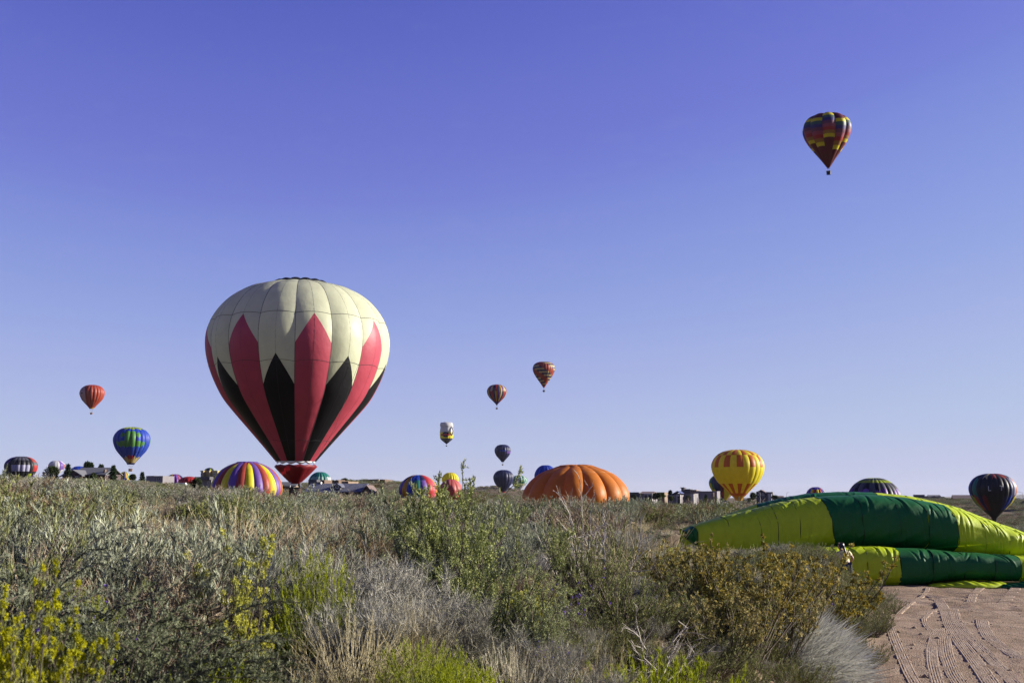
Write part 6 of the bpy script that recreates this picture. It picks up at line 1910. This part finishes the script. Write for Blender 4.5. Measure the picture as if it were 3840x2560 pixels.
while placed < 150 and tries < 9000:
    tries += 1
    y = 12.3 + 21.5 * r2.random() ** 0.8
    x = (r2.random() * 2 - 1) * (0.50 * y + 0.6)
    if x - float(bank_edge(y)) > -1.5: continue
    left = x < 0.05 * y
    wts = np.array([k[5] if left else k[6] for k in KINDS_])
    ki = r2.choice(len(KINDS_), p=wts / wts.sum())
    keys, nm, (s0, s1), lab, cat, _, _ = KINDS_[ki]
    size = s0 + (s1 - s0) * r2.random()
    if y < 11: size *= 0.8
    sp = 0.55 * size + 0.12
    if any((x - a) ** 2 + (y - b) ** 2 < (0.38 * (c + size)) ** 2 for a, b, c in HEROES): continue
    cpx = 1920 + x / y * F; chw = 0.5 * size / y * F; ctop = HOR + (3.0 - H(x, y) - size * 1.05) / y * F
    if ctop < (1930 if y < 20 else 1903): continue
    if cpx + chw > 2450 and ctop < 2080: continue
    if any(hy > y and abs(cpx - hp) < 0.8 * (chw + hw) and ctop < ht + 0.55 * (min(hb, 2620) - ht) for hp, hy, ht, hb, hw in HERO): continue
    if any((x - a) ** 2 + (y - b) ** 2 < ((sp + c) * 1.0) ** 2 for a, b, c in used): continue
    used.append((x, y, sp))
    z_ = zone(x, y)
    plant(keys[r2.integers(len(keys))], x, y, size, r2.uniform(0, 6.28), nm, '%s in the %s' % (lab, z_), cat, '%s %s' % (nm.replace('_', ' '), z_), (1.0, 1.0, r2.uniform(0.85, 1.1)))
    placed += 1

# low olive weeds on the slope beside the dirt lot
n = 0
for _ in range(6000):
    if n >= 200: break
    y = 12.5 + 21 * r2.random()
    x = float(bank_edge(y)) - 2.4 + 2.6 * r2.random() ** 1.15 + 0.25 * math.sin(y * 1.3)
    if abs(x) > 0.5 * y + 0.5: continue
    if any((x - a) ** 2 + (y - b) ** 2 < 0.075 for a, b, c in used[-210:]): continue
    if -0.8 < x - fx(2960, 18.4) < 0.95 and -1.2 < y - 18.4 < 0.8: continue
    used.append((x, y, 0.3))
    wz = 'at the bottom of the picture' if y < 15 else 'just nearer than the silver bush' if y < 18.6 else 'just beyond the silver bush' if y < 22.5 else 'under the golden brush' if y < 27 else 'close to the deflated balloon'
    plant('olive_b' if r2.random() < 0.7 else 'olive_a', x, y, 0.30 + 0.32 * r2.random(), r2.uniform(0, 6.28), 'olive_weed',
          'low olive weed on the bank edge %s' % wz, 'weed', 'weeds on the bank edge %s' % wz, (1.2, 1.2, 0.85))
    n += 1

# low plants filling the near ground right of centre
n = 0
for _ in range(3000):
    if n >= 70: break
    y = 8.8 + 9 * r2.random(); x = y * (0.0 + 0.42 * r2.random())
    if x - float(bank_edge(y)) > -1.6: continue
    if any((x - a) ** 2 + (y - b) ** 2 < 0.14 for a, b, c in used) or any((x - a) ** 2 + (y - b) ** 2 < (0.3 * c) ** 2 for a, b, c in HEROES): continue
    size = 0.28 + 0.22 * r2.random()
    cpx = 1920 + x / y * F; chw = 0.5 * size / y * F; ctop = HOR + (3.0 - H(x, y) - size * 1.05) / y * F
    if any(hy > y and abs(cpx - hp) < 0.7 * (chw + hw) and ctop < ht + 0.6 * (min(hb, 2620) - ht) for hp, hy, ht, hb, hw in HERO): continue
    used.append((x, y, 0.3))
    k = r2.integers(3)
    plant(('olive_b', 'grass_b', 'grey_b')[k], x, y, size, r2.uniform(0, 6.28), ('olive_weed', 'dry_grass', 'grey_brush')[k],
          ('low olive weed on the near ground left of the eroded bank', 'low straw tuft on the near ground left of the eroded bank', 'small grey brush on the near ground left of the eroded bank')[k],
          ('weed', 'grass', 'shrub')[k], ('low weeds', 'low straw tufts', 'small grey brush')[k] + ' left of the eroded bank', (1.25, 1.25, 0.9))
    n += 1

# --- clods of earth on the eroded bank
M_clod = soil('clod_earth', (0.13, 0.08, 0.05), (0.20, 0.13, 0.08), (0.30, 0.20, 0.13), scale=6, bump=0.8, fine=30)
for i, (px, py, Yc, s) in enumerate(((2800, 2520, 14.2, 0.34), (2890, 2500, 14.8, 0.3), (2840, 2545, 13.6, 0.26), (2960, 2470, 15.6, 0.28), (2740, 2490, 14.6, 0.22), (2690, 2540, 13.4, 0.2), (3010, 2540, 14.2, 0.18),
                                   (3120, 2225, 25.0, 0.55), (3220, 2195, 31.0, 0.5), (3040, 2190, 22.5, 0.3))):
    rr = np.random.default_rng(300 + i)
    x = fx(px, Yc); z = H(x, Yc)
    nu_, nv_ = 18, 10
    V, Fc = [], []
    for j in range(nv_ + 1):
        th = math.pi * j / nv_
        for k in range(nu_):
            a = 2 * math.pi * k / nu_
            d = 1 + 0.22 * math.sin(a * 3 + i) * math.sin(th * 2) + 0.16 * math.sin(a * 5 + th * 4 + i) + 0.10 * rr.standard_normal() * math.sin(th)
            V.append((s * d * math.sin(th) * math.cos(a) * 1.2, s * d * math.sin(th) * math.sin(a), s * 0.75 * d * math.cos(th)))
    for j in range(nv_):
        for k in range(nu_): Fc.append((j * nu_ + k, (j + 1) * nu_ + k, (j + 1) * nu_ + (k + 1) % nu_, j * nu_ + (k + 1) % nu_))
    me = bpy.data.meshes.new('earth_clod'); me.from_pydata(V, [], Fc); me.materials.append(M_clod)
    for p in me.polygons: p.use_smooth = True
    o = obj('earth_clod', me, None, (x, Yc, z - 0.02), i)
    o.scale = (0.55, 0.55, 0.5)
    tag(o, 'lumpy reddish earth clod on the eroded %s of the bank' % ('foot' if Yc < 20 else 'far end'), 'earth clod', 'earth clods on the %s bank' % ('near' if Yc < 20 else 'far'))

# --- everything farther, which nobody could count
def scatter(name, label, pts, keys, rots, scl, which):
    coll = bpy.data.collections.new(name + '_shapes')
    for i, k in enumerate(keys):
        o = bpy.data.objects.new('shape_%02d' % i, PL[k].joined())
        coll.objects.link(o)
    me = bpy.data.meshes.new(name)
    me.vertices.add(len(pts)); me.vertices.foreach_set('co', np.asarray(pts, np.float32).ravel())
    a = me.attributes.new('rot', 'FLOAT_VECTOR', 'POINT'); a.data.foreach_set('vector', np.stack([0 * rots, 0 * rots, rots], -1).astype(np.float32).ravel())
    a = me.attributes.new('scl', 'FLOAT_VECTOR', 'POINT'); a.data.foreach_set('vector', np.asarray(scl, np.float32).ravel())
    a = me.attributes.new('which', 'INT', 'POINT'); a.data.foreach_set('value', np.asarray(which, np.int32))
    o = obj(name, me); tag(o, label, kind='stuff')
    ng = bpy.data.node_groups.new(name + '_nodes', 'GeometryNodeTree')
    ng.interface.new_socket('Geometry', in_out='INPUT', socket_type='NodeSocketGeometry')
    ng.interface.new_socket('Geometry', in_out='OUTPUT', socket_type='NodeSocketGeometry')
    N, L = ng.nodes, ng.links
    gi, go = N.new('NodeGroupInput'), N.new('NodeGroupOutput')
    ip = N.new('GeometryNodeInstanceOnPoints')
    ci = N.new('GeometryNodeCollectionInfo'); ci.inputs['Collection'].default_value = coll
    ci.inputs['Separate Children'].default_value = True; ci.inputs['Reset Children'].default_value = True
    ip.inputs['Pick Instance'].default_value = True
    def na(nm, ty):
        q = N.new('GeometryNodeInputNamedAttribute'); q.data_type = ty; q.inputs['Name'].default_value = nm; return q.outputs['Attribute']
    L.new(gi.outputs[0], ip.inputs['Points']); L.new(ci.outputs[0], ip.inputs['Instance'])
    L.new(na('which', 'INT'), ip.inputs['Instance Index']); L.new(na('rot', 'FLOAT_VECTOR'), ip.inputs['Rotation']); L.new(na('scl', 'FLOAT_VECTOR'), ip.inputs['Scale'])
    L.new(ip.outputs[0], go.inputs[0])
    md = o.modifiers.new('scatter', 'NODES'); md.node_group = ng
    return o
r3 = np.random.default_rng(91)
def field(n, y0, y1, half, power=0.5):
    y = np.sqrt(y0 ** 2 + (y1 ** 2 - y0 ** 2) * r3.random(n) ** (power * 2))
    x = (r3.random(n) * 2 - 1) * (half * y + 1.0)
    return x, y
# middle distance scrub: clumps with straw between them
x, y = field(7200, 30, 135, 0.54)
s = x - bank_edge(y)
clump = bumps(x, y, 0.30) + 0.5 * bumps(x + 40, y - 13, 0.75)
keep = ((s < -1.0) | ((y > 105) & (x / y > 0.25))) & ~((y < 42) & (x / y > 0.12)) & (r3.random(len(x)) < np.clip(0.42 + 0.55 * clump, 0.06, 0.95))
x, y, clump = x[keep], y[keep], clump[keep]
hue = bumps(x - 70, y + 31, 0.17)
wh = np.where(hue > 0.2, r3.choice([2, 2, 0, 3], len(x)), np.where(hue < -0.25, r3.choice([1, 4, 0, 3], len(x)), r3.choice([0, 1, 0, 1, 2], len(x))))
sz = (0.45 + 0.85 * r3.random(len(x)) ** 1.6) * (0.9 + 0.25 * np.clip(clump, 0, 1))
scatter('field_scrub', 'mass of grey-green scrub clumps in the middle distance', np.stack([x, y, height(x, y) - 0.03], -1),
        ['far_sage_a', 'far_sage_b', 'far_olive', 'far_brown', 'far_grey'], r3.uniform(0, 6.28, len(x)),
        np.stack([sz * 1.2, sz * 1.2, sz * (0.85 + 0.3 * r3.random(len(x)))], -1), wh)
x, y = field(9500, 18, 125, 0.54)
s = x - bank_edge(y)
x, y = x[s < -1.0], y[s < -1.0]
sz = 0.32 + 0.36 * r3.random(len(x)) * np.clip(0.6 + bumps(x, y, 0.25), 0.2, 1.4)
scatter('straw_grass', 'pale straw grass between the scrub clumps of the middle distance', np.stack([x, y, height(x, y) - 0.02], -1), ['far_grass', 'far_straw'],
        r3.uniform(0, 6.28, len(x)), np.stack([sz * 1.5, sz * 1.5, sz], -1), r3.integers(0, 2, len(x)))
# far scrub on the hills and in the valley
xs, ysx = [], []
for n, y0, y1, u0, u1 in ((2600, 150, 620, 0.26, 0.56), (2200, 300, 640, -0.22, 0.04), (900, 135, 320, -0.5, 0.28), (900, 500, 900, 0.2, 0.56), (1500, 900, 1350, -0.07, 0.05)):
    yy_ = np.sqrt(y0 ** 2 + (y1 ** 2 - y0 ** 2) * r3.random(n)); uu = u0 + (u1 - u0) * r3.random(n)
    xs.append(uu * yy_); ysx.append(yy_)
x, y = np.concatenate(xs), np.concatenate(ysx)
sz = 0.9 + 0.9 * r3.random(len(x))
scatter('far_scrub', 'distant scrub dotting the low hills and the valley', np.stack([x, y, height(x, y) - 0.05], -1), ['far_sage_a', 'far_sage_b', 'far_olive', 'far_brown'],
        r3.uniform(0, 6.28, len(x)), np.stack([sz * 1.5, sz * 1.5, sz * 0.8], -1), r3.choice([0, 1, 1, 2, 3], len(x)))
# thin grass and litter between the near shrubs
xa, ya = field(450, 6.5, 20, 0.53, 0.5)
xb, yb = field(500, 20, 34, 0.53, 0.5)
x, y = np.concatenate([xa, xb]), np.concatenate([ya, yb])
s = x - bank_edge(y)
x, y = x[s < -0.9], y[s < -0.9]
sz = 0.18 + 0.26 * r3.random(len(x))
scatter('dry_grass_cover', 'short dry grass and twigs covering the ground between shrubs', np.stack([x, y, height(x, y) - 0.02], -1), ['grass_b', 'grey_b', 'far_grass', 'olive_b'],
        r3.uniform(0, 6.28, len(x)), np.stack([sz * 1.2, sz * 1.2, sz * 0.9], -1), r3.choice([0, 0, 1, 1, 1, 2, 3, 3], len(x)))

# small tufts on the near slope right of centre
n = 900
y = 8.5 + 13 * r3.random(n) ** 0.9; x = bank_edge(y) - 0.4 - 4.2 * r3.random(n)
k_ = np.abs(x) < 0.5 * y
x, y = x[k_], y[k_]
sz = 0.13 + 0.2 * r3.random(len(x))
scatter('slope_weeds', 'tiny weeds and straw on the slope above the dirt lot', np.stack([x, y, height(x, y) - 0.02], -1), ['olive_b', 'grass_b', 'grey_b', 'olive_a'],
        r3.uniform(0, 6.28, len(x)), np.stack([sz * 1.3, sz * 1.3, sz], -1), r3.choice([0, 0, 1, 2, 3], len(x)))
